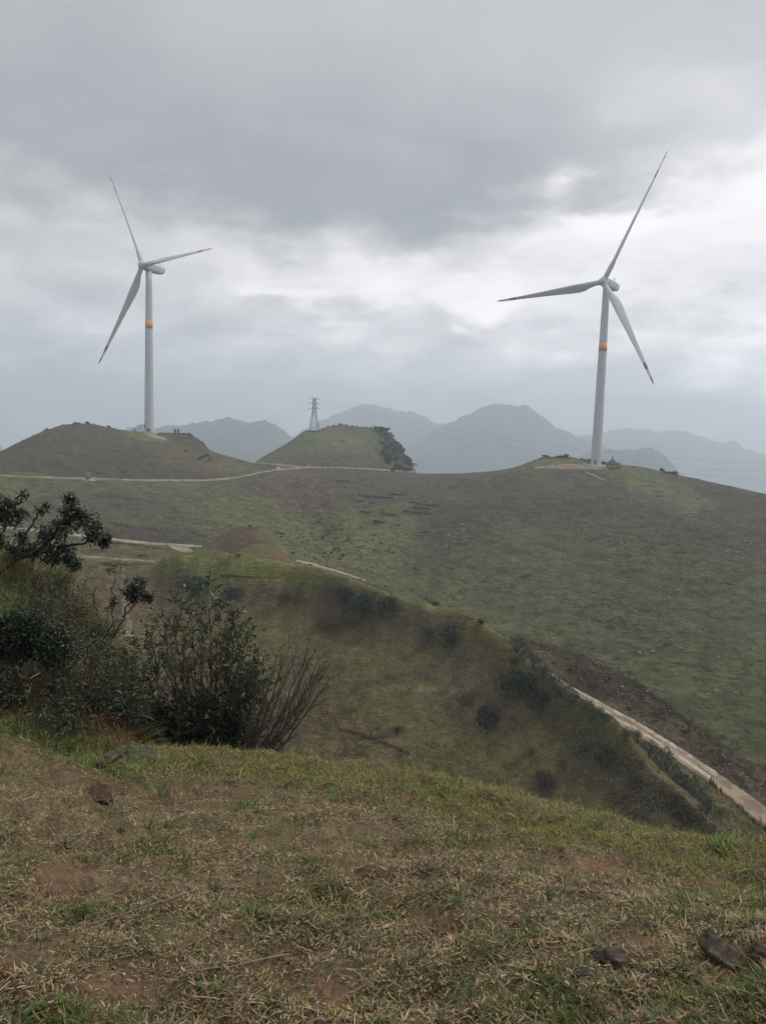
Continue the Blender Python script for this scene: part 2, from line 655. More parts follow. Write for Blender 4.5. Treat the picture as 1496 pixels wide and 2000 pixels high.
def zone(px, py, cx, cy, rx, ry, rot=0.0, soft=0.35, wob=0.25, seed=3):
    a = math.radians(rot)
    dx, dy = px - cx, py - cy
    u = (dx * math.cos(a) + dy * math.sin(a)) / rx
    v = (-dx * math.sin(a) + dy * math.cos(a)) / ry
    r = np.sqrt(u * u + v * v) + wob * fbm(px / 60.0, py / 30.0, 4, seed) + 0.30 * fbm(px / 11.0, py / 6.0, 4, seed + 2, 0.65)
    soft = soft * 0.55
    return np.clip((1 + soft - r) / (2 * soft), 0, 1)[..., None]


def mixc(a, b, k):
    return a * (1 - k) + np.array(b) * k


def cast(hills, px, py):
    d = raydir(px, py)
    best = None
    for h in hills:
        loc, nrm, idx, dist = h.bvh.ray_cast(Vector(EYE), Vector(d))
        if loc is not None and (best is None or dist < best[2]):
            best = (np.array(loc), np.array(nrm), dist)
    return best


# --- foreground knoll
crest = [(-1300, 1330, 8.0), (-500, 1350, 6.8), (-200, 1385, 6.2), (0, 1400, 5.6), (100, 1428, 5.4), (200, 1462, 5.1), (260, 1478, 4.9),
         (330, 1480, 4.8), (420, 1482, 4.7), (520, 1494, 4.6), (700, 1508, 4.4), (850, 1535, 4.3), (1000, 1574, 4.1),
         (1150, 1606, 3.95), (1300, 1645, 3.8), (1400, 1655, 3.75), (1500, 1660, 3.7), (1750, 1680, 3.7), (2200, 1720, 3.8), (3000, 1760, 4.0)]
crest = [(x_, y_ + float(np.interp(x_, [-300, 0, 400, 700, 1000, 1300, 1500], [4, 8, 16, 14, 26, 36, 42])), d_) for x_, y_, d_ in crest]


def shift(r, dy, dd):
    return [(a, b + dy, c + dd) for a, b, c in r]


def disp_knoll(X, Y, Z, px, py):
    r = np.hypot(X, Y)
    fade = np.clip((r - 0.2) / 0.5, 0, 1)
    d = 0.045 * fbm(X * 1.6, Y * 1.6, 3, 11) + 0.030 * fbm(X * 6, Y * 6, 4, 12) + 0.006 * fbm(X * 45, Y * 45, 3, 13, 0.6)
    d = d + np.where(r > 6.5, 0.25 * fbm(X * 0.5, Y * 0.5, 3, 14), 0) * np.clip((r - 6.5) / 3, 0, 1)
    # eroded scarps where the turf has broken away
    for (cx, cy, rx, ry, dz) in ((1170, 1690, 90, 26, 0.05), (1420, 1870, 90, 30, 0.05), (960, 1655, 80, 14, 0.03), (800, 1800, 70, 30, 0.02),
                                 (220, 1940, 120, 30, 0.02), (1330, 1740, 90, 18, 0.04)):
        q = ((px - cx) / rx) ** 2 + ((py - cy) / ry) ** 2
        d = d - dz * np.exp(-q * q)
    return d * fade


def col_knoll(X, Y, Z, px, py):
    n = fbm(X * 1.3, Y * 1.3, 4, 21)[..., None]
    soil = np.array([0.118, 0.078, 0.044])
    straw = np.array([0.165, 0.124, 0.070])
    moss = np.array([0.085, 0.095, 0.035])
    c = mixc(straw + 0 * X[..., None], soil, np.clip(0.5 + 0.9 * n, 0, 1))
    n2 = fbm(X * 2.2 + 9, Y * 2.2, 4, 22)[..., None]
    c = mixc(c, moss, np.clip(n2 * 1.3 - 0.1, 0, 0.7))
    red = np.array([0.165, 0.098, 0.060])
    for z in ((1170, 1700, 80, 30, -8), (1440, 1900, 90, 40, 25), (230, 1950, 160, 60, 0), (820, 1800, 100, 40, 20), (650, 1950, 60, 40, 0), (1420, 1730, 100, 25, 15), (120, 1720, 90, 40, -10), (1250, 1850, 90, 30, 10)):
        c = mixc(c, red, 0.85 * zone(px, py, *z, seed=8))
    back = np.clip((np.hypot(X, Y) - 6.5) / 2.0, 0, 1)[..., None]
    c = mixc(c, (0.07, 0.07, 0.035), back)
    tone = 1 + 0.35 * fbm(X * 9, Y * 9, 4, 23)[..., None]
    return c * tone


us_k = np.concatenate([np.linspace(-1300, -700, 60, endpoint=False), np.linspace(-700, 2200, 1350), np.linspace(2203, 3000, 70)])
m, N, b = newmat('soil_and_thatch')
at = N.node('ShaderNodeAttribute')
at.attribute_name = 'Col'
co = N.node('ShaderNodeNewGeometry').outputs['Position']
n1, _ = N.noise(co, 60, 5, 0.7, 0.5)
n2, _ = N.noise(co, 14, 5, 0.65, 0.3)
k = N.math('MULTIPLY', N.math('ADD', N.math('MULTIPLY', n1, 1.3), 0.35), N.math('ADD', n2, 0.5))
xx = N.node('ShaderNodeVectorMath', operation='SCALE')
N.l.new(at.outputs['Color'], xx.inputs[0])
N.l.new(k, xx.inputs['Scale'])
N.l.new(xx.outputs[0], b.inputs['Base Color'])
bn = N.node('ShaderNodeBump')
bn.inputs['Strength'].default_value = 1.0
bn.inputs['Distance'].default_value = 0.012
N.l.new(N.math('ADD', n1, n2), bn.inputs['Height'])
N.l.new(bn.outputs[0], b.inputs['Normal'])
M_soil = m

H_knoll = loft('ground', 0, 0, 0,
               [[(-1300, 4600, 0.5), (3000, 4600, 0.5)], [(-1300, 2700, 1.15), (3000, 2700, 1.15)],
                [(-1300, 1990, 2.1), (0, 2000, 1.95), (748, 2000, 1.87), (1500, 2000, 1.8), (3000, 2000, 1.9)],
                [(-1300, 1700, 3.4), (0, 1720, 2.9), (748, 1740, 2.7), (1500, 1800, 2.45), (3000, 1850, 2.6)],
                shift(crest, 40, -0.45), crest],
               560, M_soil, col_knoll, disp_knoll, back=[(0.35, 0.05), (0.8, 0.45), (1.6, 1.5), (4, 4.2), (9, 8), (14, 9)], cell=us_k)

# the same hilltop round and behind the place one stands
gx_, gy_ = np.meshgrid(np.linspace(-16, 16, 260), np.linspace(-16, 1.6, 150))
gz_ = -0.10 + 0.03 * fbm(gx_ * 1.6, gy_ * 1.6, 4, 15) - 0.42 * np.maximum(gy_ - 0.15, 0) - 0.05 * np.maximum(np.abs(gx_) - 3, 0) * np.clip((gy_ + 2) / 2, 0, 1) - 0.02 * np.abs(gx_)
i = np.arange(149)[:, None] * 260
j = np.arange(259)[None, :]
tag(mesh_np('hilltop_ground', np.stack([gx_, gy_, gz_], -1).reshape(-1, 3), np.stack([i + j, i + j + 1, i + 260 + j + 1, i + 260 + j], -1).reshape(-1, 4), M_soil, smooth=True,
            colors=np.clip(col_knoll(gx_, gy_, gz_, gx_ * 0, gy_ * 0), 0.003, 1).reshape(-1, 3)), kind='structure')

# --- bank on the left, covered by bushes
sil = [(-1200, 1150, 12), (-500, 1040, 11.5), (-100, 1050, 11), (0, 1085, 10.5), (60, 1125, 10), (120, 1180, 9.4), (170, 1250, 8.7),
       (215, 1330, 7.9), (250, 1420, 7.0), (300, 1500, 6.3), (360, 1600, 6.2)]
H_bank = loft('bank', -1200, 360, 420,
              [[(-1200, 1480, 5.4), (-400, 1450, 5.4), (0, 1425, 5.35), (120, 1450, 5.2), (250, 1500, 5.1), (360, 1640, 5.4)],
               [(-1200, 1360, 8), (-400, 1290, 7.8), (0, 1270, 7.3), (120, 1310, 6.9), (220, 1400, 6.3), (290, 1510, 5.9), (360, 1620, 5.8)],
               sil], 240, M_soil,
              lambda X, Y, Z, px, py: mixc(mixc(np.array([0.12, 0.085, 0.045]) + 0 * X[..., None], (0.07, 0.08, 0.03), np.clip(0.5 + fbm(X * 1.2, Y * 1.2, 4, 31), 0, 1)[..., None]),
                                           (0.095, 0.11, 0.035), zone(px, py, 30, 1160, 70, 50)),
              lambda X, Y, Z, px, py: 0.12 * fbm(X * 0.9, Y * 0.9, 4, 32) + 0.03 * fbm(X * 5, Y * 5, 3, 33),
              front=[(0.5, 0.3)], back=[(0.5, 0.15), (1.5, 1.2), (3, 3), (6, 5)])

# --- the middle ridge
rc = [(-900, 1105, 170), (-500, 1092, 170), (0, 1094, 168), (170, 1104, 163), (290, 1108, 158), (325, 1094, 154), (350, 1086, 152), (400, 1082, 152), (450, 1086, 150), (500, 1090, 148),
      (550, 1098, 146), (600, 1106, 143), (650, 1120, 140), (700, 1137, 138), (740, 1151, 135), (780, 1166, 133), (830, 1177, 130), (880, 1185, 127),
      (910, 1192, 125), (935, 1212, 123), (965, 1238, 120), (1000, 1264, 117), (1030, 1290, 115), (1080, 1328, 110), (1150, 1378, 105), (1210, 1424, 101),
      (1260, 1480, 98), (1310, 1532, 95), (1360, 1578, 92), (1410, 1618, 90), (1450, 1655, 88), (1600, 1790, 84), (1900, 2000, 80)]


def ledges(X, Y, Z, step, amp, seed, dens=0.0):
    w = Z / step + 1.6 * fbm(X * 0.03, Y * 0.03, 4, seed) + 0.25 * fbm(X * 0.25, Y * 0.25, 3, seed + 3)
    f = w - np.floor(w)
    m = np.clip(0.5 + 1.6 * fbm(X * 0.05 + 3, Y * 0.05, 4, seed + 5) + dens, 0, 1)
    return amp * m * (f ** 3 - 0.25)


def disp_mid(X, Y, Z, px, py):
    lump = np.clip(fbm(X * 0.05, Y * 0.05, 2, 45) + 0.4, 0.15, 1.2)
    t = 0.9 * fbm(X * 0.07, Y * 0.07, 3, 41) + 0.48 * lump * fbm(X * 0.42, Y * 0.42, 5, 42, 0.62) + 0.16 * perlin(X * 0.25, Z * 1.1, 43) + ledges(X, Y, Z, 1.3, 0.42, 46) + 0.12 * lump * fbm(X * 2.2, Y * 2.2, 3, 47, 0.6)
    # brushy gully under the crest
    for (cx, cy, rx, ry, dz) in ((560, 1190, 200, 34, -0.4), (650, 1220, 60, 45, -0.6), (860, 1260, 70, 50, -0.4), (930, 1390, 70, 60, -0.5), (1180, 1520, 120, 60, -0.3), (710, 1440, 60, 6, -0.7)):
        t = t + dz * np.exp(-(((px - cx) / rx) ** 2 + ((py - cy) / ry) ** 2) ** 1.5)
    return t


G_OL = np.array([0.100, 0.096, 0.048])
G_GR = np.array([0.112, 0.120, 0.050])
BR = np.array([0.108, 0.088, 0.060])
BRD = np.array([0.100, 0.088, 0.064])


def col_mid(X, Y, Z, px, py):
    c = G_OL + 0 * X[..., None]
    n = fbm(X * 0.08, Y * 0.08, 5, 51)[..., None]
    c = mixc(c, BR, np.clip(n * 1.4 + 0.15, 0, 0.8))
    c = mixc(c, G_GR * 1.15, zone(px, py, 500, 1112, 190, 32, 3, wob=0.3))
    c = mixc(c, G_GR * 1.1, zone(px, py, 760, 1163, 110, 16, 22, wob=0.2))
    c = mixc(c, BR * 1.08, zone(px, py, 210, 1190, 170, 75, -5, wob=0.35))
    c = mixc(c, BR, zone(px, py, 600, 1185, 170, 38, 2, wob=0.5) * 0.9)
    c = mixc(c, BR * 0.9, zone(px, py, 660, 1215, 60, 40, 40, wob=0.5) * 0.8)
    c = mixc(c, BR * 0.85, zone(px, py, 560, 1300, 120, 30, 5, wob=0.5) * 0.5)
    c = mixc(c, BRD, zone(px, py, 850, 1240, 190, 40, 33, wob=0.5) * 0.8)
    c = mixc(c, BRD * 1.15, zone(px, py, 900, 1350, 130, 60, 30, wob=0.6) * 0.8)
    c = mixc(c, BRD, zone(px, py, 1180, 1500, 180, 50, 40, wob=0.6) * 0.7)
    c = mixc(c, BRD * 0.9, zone(px, py, 1350, 1600, 90, 40, 30, wob=0.6) * 0.8)
    c = mixc(c, np.array([0.115, 0.095, 0.06]), zone(px, py, 620, 1440, 170, 60, 15, wob=0.5) * 0.7)
    # turf lip along the crest, sunken track
    g = np.interp(px, [a[0] for a in rc], [a[1] for a in rc])
    lip = np.clip(1 - np.abs(py - g - 6) / 14.0, 0, 1) * (px > 560) * np.clip((1260 - px) / 120.0, 0, 1)
    c = mixc(c, np.array([0.12, 0.125, 0.055]), lip[..., None] * 0.8)
    tr = np.exp(-((py - (1432 + (px - 690) * 0.28 + ((px - 690) / 120.0) ** 2 * 12)) / 4.0) ** 2) * (px > 660) * (px < 800)
    c = mixc(c, (0.03, 0.024, 0.016), tr[..., None] * 0.9)
    return c * (1 + 0.3 * fbm(X * 0.5, Y * 0.5, 4, 52)[..., None]) * 1.14


H_ridge = loft('ridge', -900, 1900, 1300,
               [[(-900, 1700, 95), (300, 1700, 96), (700, 1740, 92), (1000, 1760, 86), (1300, 1790, 82), (1900, 2200, 70)],
                [(-900, 1480, 116), (300, 1480, 116), (700, 1500, 107), (1000, 1570, 97), (1300, 1660, 89), (1450, 1730, 85), (1900, 2100, 74)],
                [(-900, 1300, 134), (300, 1290, 134), (700, 1350, 120), (1000, 1440, 106), (1150, 1500, 99), (1300, 1590, 92.5), (1450, 1690, 86.5), (1900, 2050, 77)],
                [(-900, 1170, 155), (0, 1165, 154), (300, 1170, 150), (400, 1150, 147), (550, 1165, 142), (700, 1215, 134), (850, 1260, 124), (1000, 1345, 113), (1150, 1440, 102.5), (1300, 1560, 94), (1450, 1672, 87.3), (1900, 2020, 78.5)],
                rc], 560, M_mid, col_mid, disp_mid, front=[(14, 1.0), (25, -6)], back=[(3, 0.6), (8, 4), (14, 6), (20, 4)])

# --- the two small knobs behind the saddle
H_knob2 = loft('knoll', 360, 620, 260,
               [[(360, 1088, 165), (480, 1096, 160), (560, 1108, 156), (620, 1118, 154)],
                [(360, 1086, 168), (400, 1080, 167), (440, 1062, 167), (470, 1046, 168), (490, 1044, 167), (520, 1060, 164), (550, 1086, 160), (590, 1106, 157), (620, 1114, 156)],
                [(360, 1085, 180), (385, 1077, 180), (400, 1066, 179), (440, 1042, 177), (470, 1030, 176), (487, 1027, 175), (505, 1036, 173), (530, 1058, 170), (548, 1078, 167), (570, 1093, 163), (600, 1108, 160), (620, 1114, 159)]],
               130, M_mid,
               lambda X, Y, Z, px, py: mixc(mixc(np.array([0.088, 0.074, 0.062]) + 0 * X[..., None], (0.110, 0.084, 0.060), zone(px, py, 500, 1052, 36, 30, 35, wob=0.4) * 0.6), (0.10, 0.115, 0.055), zone(px, py, 400, 1082, 40, 12)),
               lambda X, Y, Z, px, py: 0.25 * fbm(X * 0.3, Y * 0.3, 4, 61), back=[(4, 1), (10, 6), (8, 6)], front=[(3, 2)])
H_knob1 = loft('knoll', 430, 640, 240,
               [[(430, 1096, 150), (520, 1102, 148), (590, 1116, 146), (640, 1130, 144)],
                [(430, 1092, 154), (470, 1084, 154), (520, 1078, 153), (560, 1092, 151), (600, 1110, 148), (640, 1126, 145)],
                [(430, 1090, 160), (455, 1082, 160), (480, 1070, 160), (500, 1064, 159), (520, 1064, 158), (540, 1074, 156), (560, 1089, 154), (580, 1101, 152), (610, 1113, 149), (640, 1124, 147)]],
               110, M_mid,
               lambda X, Y, Z, px, py: mixc(mixc(np.array([0.105, 0.108, 0.05]) + 0 * X[..., None], (0.125, 0.092, 0.058), zone(px, py, 548, 1082, 32, 16, 42, wob=0.4)), (0.19, 0.135, 0.095), (np.exp(-((py - 1098 - (px - 570) * 0.85) / 1.6) ** 2) * (px > 552) * (px < 585))[..., None]),
               lambda X, Y, Z, px, py: 0.2 * fbm(X * 0.3, Y * 0.3, 4, 62), back=[(3, 1), (8, 5), (6, 5)], front=[(3, 2)])

# --- the wide hillside behind: bowl, right hill, road cut
h4c = [(-900, 945, 300), (-500, 932, 300), (0, 928, 300), (40, 924, 301), (75, 926, 302), (110, 934, 305), (180, 937, 310), (300, 940, 315), (400, 940, 325), (450, 934, 335),
       (520, 920, 350), (600, 915, 370), (700, 918, 385), (800, 925, 395), (880, 926, 395), (950, 922, 388), (1000, 914, 384), (1040, 900, 386), (1060, 894, 390),
       (1110, 893, 392), (1150, 903, 390), (1200, 907, 384), (1250, 913, 378), (1310, 926, 365), (1400, 946, 345), (1496, 966, 330), (1700, 1010, 300), (2300, 1120, 260)]
h4_pad = [(-900, 955, 290), (0, 940, 290), (110, 946, 295), (300, 950, 305), (450, 944, 325), (600, 922, 358), (800, 932, 380), (950, 929, 375), (1040, 916, 372), (1150, 917, 370),
          (1200, 920, 368), (1250, 926, 362), (1310, 940, 350), (1400, 960, 330), (1496, 985, 312), (1700, 1030, 280), (2300, 1150, 240)]
h4_mid = [(-900, 1010, 240), (0, 995, 240), (200, 1000, 243), (400, 1010, 250), (550, 1010, 262), (700, 1010, 275), (850, 1010, 275), (1000, 1020, 262), (1200, 1060, 240), (1350, 1110, 220), (1496, 1170, 203), (1700, 1250, 185), (2300, 1400, 170)]
h4_low = [(-900, 1045, 205), (0, 1034, 205), (200, 1054, 207), (300, 1064, 207), (400, 1076, 205), (500, 1080, 205), (600, 1085, 202), (750, 1110, 195), (900, 1160, 184), (1000, 1180, 177),
          (1130, 1210, 170), (1240, 1270, 160), (1350, 1340, 149), (1496, 1430, 139), (1700, 1540, 130), (2300, 1800, 115)]
h4_cut = [(-900, 1050, 198), (0, 1038, 199), (200, 1058, 200), (300, 1068, 200), (400, 1085, 196), (600, 1100, 185), (750, 1135, 172), (900, 1195, 160), (970, 1234, 153), (1050, 1252, 151),
          (1130, 1270, 149.5), (1190, 1300, 147), (1240, 1330, 144.5), (1300, 1372, 140), (1350, 1410, 136.5), (1420, 1455, 132.5), (1496, 1500, 129.5), (1700, 1620, 122), (2300, 1900, 108)]
h4_bank = [(-900, 1052, 195), (0, 1040, 196), (200, 1060, 197), (300, 1070, 197), (400, 1090, 193), (600, 1106, 181), (750, 1145, 168), (900, 1215, 152), (970, 1262, 144), (1060, 1300, 140.5),
           (1096, 1326, 138.5), (1175, 1371, 136), (1247, 1409, 133.3), (1318, 1450, 130), (1404, 1506, 126), (1496, 1570, 122), (1700, 1700, 113), (2300, 2040, 98)]
h4_rl = [(-900, 1060, 186), (0, 1050, 186), (200, 1068, 187), (300, 1078, 187), (400, 1096, 185), (600, 1114, 174), (750, 1155, 162), (900, 1235, 145), (970, 1280, 138), (1060, 1325, 134),
         (1103, 1348, 132.5), (1160, 1384, 130.5), (1211, 1420, 128), (1268, 1453, 126), (1318, 1487, 123.5), (1390, 1536, 120), (1444, 1577, 117), (1496, 1620, 114), (1700, 1780, 104), (2300, 2150, 90)]
h4_ver = [(-900, 1078, 172), (0, 1077, 172), (170, 1094, 170), (315, 1106, 168), (400, 1118, 165), (600, 1135, 162), (750, 1180, 150), (900, 1270, 133), (1000, 1330, 127), (1100, 1385, 121), (1200, 1450, 115.5),
          (1300, 1530, 109), (1400, 1610, 102), (1450, 1660, 98.5), (1496, 1700, 96), (1700, 1880, 88), (2300, 2300, 76)]


def disp_far(X, Y, Z, px, py):
    a = np.clip((px - 380) / 150.0, 0.12, 1)                      # rougher toward the rocky right
    amt = 0.25 + 0.75 * np.clip(fbm(X * 0.02, Y * 0.02, 3, 71) + 0.5, 0, 1)
    road = np.exp(-((py - np.interp(px, [1060, 1247, 1496], [1315, 1430, 1596])) / 26.0) ** 2) * (px > 1000)
    road = np.maximum(road, np.exp(-((py - np.interp(px, [0, 220, 400], [1035, 1056, 1068])) / 10.0) ** 2) * (px < 420))
    gully = -2.5 * np.exp(-((px - 560 - (py - 950) * 0.6) / 40.0) ** 2) * np.clip((py - 940) / 60, 0, 1) * np.clip((1130 - py) / 60, 0, 1)
    gully = gully - 2.2 * np.exp(-((px - 860 + (py - 1000) * 0.8) / 50.0) ** 2) * np.clip((py - 950) / 50, 0, 1) * np.clip((1150 - py) / 60, 0, 1)
    t = 2.4 * fbm(X * 0.018, Y * 0.018, 3, 72) + a * amt * (0.72 * fbm(X * 0.15, Y * 0.15, 5, 73, 0.62)) + 0.22 * perlin(X * 0.12, Z * 1.3, 74) + ledges(X, Y, Z, 1.9, 0.55, 76, -0.15)
    crestk = np.clip((py - np.interp(px, [q[0] for q in h4c], [q[1] for q in h4c])) / 26.0, 0.12, 1)
    bank = np.clip((py - np.interp(px, [q[0] for q in h4_cut], [q[1] for q in h4_cut])) / 8.0, 0, 1) * (px > 940)
    t = t + gully * 1.1 + bank * 0.95 * fbm(X * 0.45, Y * 0.45, 5, 75, 0.65)
    # terraces on the bowl
    for (cx, cy, rx) in ((735, 969, 34), (775, 965, 22), (830, 984, 30), (822, 992, 22), (815, 1001, 32), (760, 1004, 18), (712, 1000, 12), (742, 1018, 14), (545, 1042, 12), (668, 938, 14)):
        t = t + 0.8 * np.exp(-((px - cx) / rx) ** 4) * np.tanh((cy - py) / 2.0) * np.exp(-np.abs(py - cy) / 6.0)
    return t * crestk * (1 - road)


FG = np.array([0.086, 0.094, 0.052])
FGL = np.array([0.115, 0.125, 0.064])
HEATH = np.array([0.074, 0.066, 0.060])
PUR = np.array([0.096, 0.076, 0.066])


def col_far(X, Y, Z, px, py):
    c = FG + 0 * X[..., None]
    n = fbm(X * 0.02, Y * 0.02, 5, 81)[..., None]
    n2 = fbm(X * 0.06, Y * 0.05, 5, 82)[..., None]
    c = mixc(c, HEATH, np.clip(n * 1.1 + 0.25, 0, 0.85))
    c = mixc(c, FGL, zone(px, py, 460, 1000, 170, 70, 20, wob=0.4) * 0.65)
    c = mixc(c, FGL * 0.98, zone(px, py, 690, 1060, 190, 60, 5, wob=0.4) * 0.7)
    c = mixc(c, FGL * 0.9, zone(px, py, 60, 945, 120, 25, 0) * 0.6)
    c = mixc(c, HEATH * 1.05, zone(px, py, 700, 945, 330, 32, 0, wob=0.4) * 0.85)
    c = mixc(c, HEATH * 1.0, zone(px, py, 240, 1000, 170, 45, 8, wob=0.4) * 0.6)
    c = mixc(c, HEATH * 0.85, zone(px, py, 290, 1045, 90, 18, 8, wob=0.2))
    c = mixc(c, PUR * 1.1, zone(px, py, 575, 960, 75, 40, 25, wob=0.5) * 0.9)
    c = mixc(c, HEATH * 0.9, zone(px, py, 620, 1000, 30, 60, -40, wob=0.6) * 0.6)
    c = mixc(c, HEATH * 0.8, zone(px, py, 880, 1050, 60, 110, 45, wob=0.5) * 0.7)
    c = mixc(c, HEATH * 0.82, zone(px, py, 1180, 1010, 270, 60, 10, wob=0.4) * 0.75)
    c = mixc(c, HEATH * 0.85, zone(px, py, 1430, 1020, 120, 100, 20, wob=0.5) * 0.7)
    c = mixc(c, np.array([0.075, 0.085, 0.050]), zone(px, py, 1200, 1160, 330, 110, 10, wob=0.4) * 0.7)
    c = mixc(c, np.array([0.112, 0.126, 0.060]), zone(px, py, 1290, 953, 95, 26, 24, wob=0.5) * 0.75)
    c = mixc(c, np.array([0.13, 0.14, 0.068]), zone(px, py, 1110, 905, 70, 10, 0, wob=0.2) * 0.7)
    c = mixc(c, np.array([0.062, 0.078, 0.045]), zone(px, py, 1400, 1300, 260, 130, 35, wob=0.3) * 0.6)
    # road cut
    cut = np.interp(px, [q[0] for q in h4_cut], [q[1] for q in h4_cut])
    bnk = np.interp(px, [q[0] for q in h4_bank], [q[1] for q in h4_bank])
    rl = np.interp(px, [q[0] for q in h4_rl], [q[1] for q in h4_rl])
    w = 3.0 * fbm(px / 18.0, py / 18.0, 3, 83)
    right = (px > 930)
    inc = np.clip((py - cut + w) / 4.0, 0, 1) * np.clip((bnk + 8 - py) / 5.0, 0, 1) * right
    c = mixc(c, np.array([0.086, 0.068, 0.052]) * (1 + 0.6 * n2), inc[..., None])
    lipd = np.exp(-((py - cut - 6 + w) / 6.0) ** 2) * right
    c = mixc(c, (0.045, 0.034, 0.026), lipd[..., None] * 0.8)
    talus = np.exp(-((py - bnk + 12 + w) / 8.0) ** 2) * right
    c = mixc(c, (0.16, 0.14, 0.115), talus[..., None] * np.clip(0.3 + n2, 0, 1) * 0.8)
    vg = np.clip((py - rl) / 6.0, 0, 1) * right
    c = mixc(c, np.array([0.105, 0.098, 0.052]) * (1 + 0.5 * n2), vg[..., None])
    lr = np.clip((py - np.interp(px, [0, 200, 400], [1044, 1068, 1080])) / 5, 0, 1) * (px < 430)
    c = mixc(c, np.array([0.092, 0.080, 0.055]), lr[..., None] * 0.8)
    lr2 = np.exp(-((py - np.interp(px, [60, 170, 315], [1080, 1089, 1100])) / 6.0) ** 2) * (px < 330)
    c = mixc(c, np.array([0.155, 0.15, 0.07]), lr2[..., None] * 0.9)
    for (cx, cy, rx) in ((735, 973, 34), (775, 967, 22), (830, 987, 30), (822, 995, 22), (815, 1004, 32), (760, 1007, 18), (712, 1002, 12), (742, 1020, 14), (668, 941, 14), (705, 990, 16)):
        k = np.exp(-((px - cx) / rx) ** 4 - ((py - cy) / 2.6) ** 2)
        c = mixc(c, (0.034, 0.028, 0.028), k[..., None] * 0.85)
    return c * (1 + 0.35 * fbm(X * 0.25, Y * 0.25, 4, 84)[..., None])


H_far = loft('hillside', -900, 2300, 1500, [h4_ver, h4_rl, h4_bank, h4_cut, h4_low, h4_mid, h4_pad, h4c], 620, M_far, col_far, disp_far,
             front=[(2, 3), (4, 8)], back=[(14, 0.6), (30, 8), (60, 30), (120, 80)])

# --- left turbine hill
lh = [(-900, 1060, 330), (-500, 985, 350), (-100, 915, 372), (0, 883, 382), (50, 858, 390), (90, 841, 396), (130, 829, 400), (170, 827, 404), (210, 834, 410), (240, 840, 416),
      (270, 843, 420), (292, 844, 424), (345, 846, 426), (375, 851, 426), (395, 864, 424), (410, 879, 420), (430, 887, 416), (450, 893, 412), (490, 904, 402), (520, 913, 392), (560, 928, 380), (620, 950, 372)]


def disp_lh(X, Y, Z, px, py):
    g = np.interp(px, [q[0] for q in lh], [q[1] for q in lh])
    k = np.clip(np.abs(py - g) / 30.0, 0.15, 1)
    flat = np.exp(-((px - 295) / 45.0) ** 4) * np.exp(-((py - 845) / 20.0) ** 2)
    return (0.8 * fbm(X * 0.03, Y * 0.03, 3, 91) + 0.45 * fbm(X * 0.16, Y * 0.16, 4, 92, 0.6) + 0.15 * perlin(X * 0.1, Z * 1.2, 93)) * k * (1 - flat)


def col_lh(X, Y, Z, px, py):
    n = fbm(X * 0.02, Y * 0.02, 4, 95)[..., None]
    c = mixc(np.array([0.064, 0.064, 0.050]) + 0 * X[..., None], np.array([0.080, 0.072, 0.058]), np.clip(0.5 + n, 0, 1))
    c = mixc(c, np.array([0.094, 0.082, 0.055]), zone(px, py, 390, 905, 90, 35, 15, wob=0.4) * 0.9)
    c = mixc(c, np.array([0.105, 0.108, 0.058]), zone(px, py, 450, 912, 60, 14, 15, wob=0.3) * 0.7)
    c = mixc(c, np.array([0.125, 0.130, 0.058]), zone(px, py, 285, 853, 50, 7, 8, wob=0.15))
    c = mixc(c, np.array([0.066, 0.058, 0.048]), zone(px, py, 370, 862, 40, 12, 18, wob=0.2) * 0.8)
    c = mixc(c, HEATH * 0.9, zone(px, py, 250, 925, 190, 18, 3, wob=0.3) * 0.7)
    k = np.exp(-((py - (908 - 6 * np.sin((px - 60) / 110.0)) + 3 * fbm(px / 40, py / 40, 2, 96)) / 1.6) ** 2) * (px < 330)
    c = mixc(c, (0.04, 0.04, 0.035), k[..., None] * 0.5)
    return c * (1 + 0.35 * fbm(X * 0.25, Y * 0.25, 4, 97)[..., None])


H_left = loft('hill', -900, 620, 700,
              [[(-900, 1090, 290), (0, 960, 300), (300, 962, 316), (450, 955, 335), (620, 960, 362)],
               [(-900, 1080, 305), (0, 925, 325), (150, 890, 345), (300, 895, 350), (400, 920, 352), (500, 935, 360), (620, 955, 366)],
               [(-900, 1070, 318), (0, 896, 362), (100, 856, 375), (200, 852, 388), (295, 862, 396), (330, 868, 397), (400, 890, 396), (450, 905, 392), (520, 924, 380), (620, 952, 369)],
               lh], 260, M_far, col_lh, disp_lh, front=[(6, 3)], back=[(10, 0.2), (14, 3), (40, 30), (80, 70)])

# --- pylon hill
phc = [(440, 960, 470), (480, 925, 490), (500, 902, 500), (540, 878, 512), (570, 860, 520), (590, 845, 527), (597, 841, 530), (620, 840, 532), (630, 836, 534), (665, 830, 538), (700, 834, 542), (730, 838, 545),
       (755, 843, 545), (770, 856, 540), (785, 879, 535), (800, 901, 528), (812, 922, 520), (840, 960, 505)]


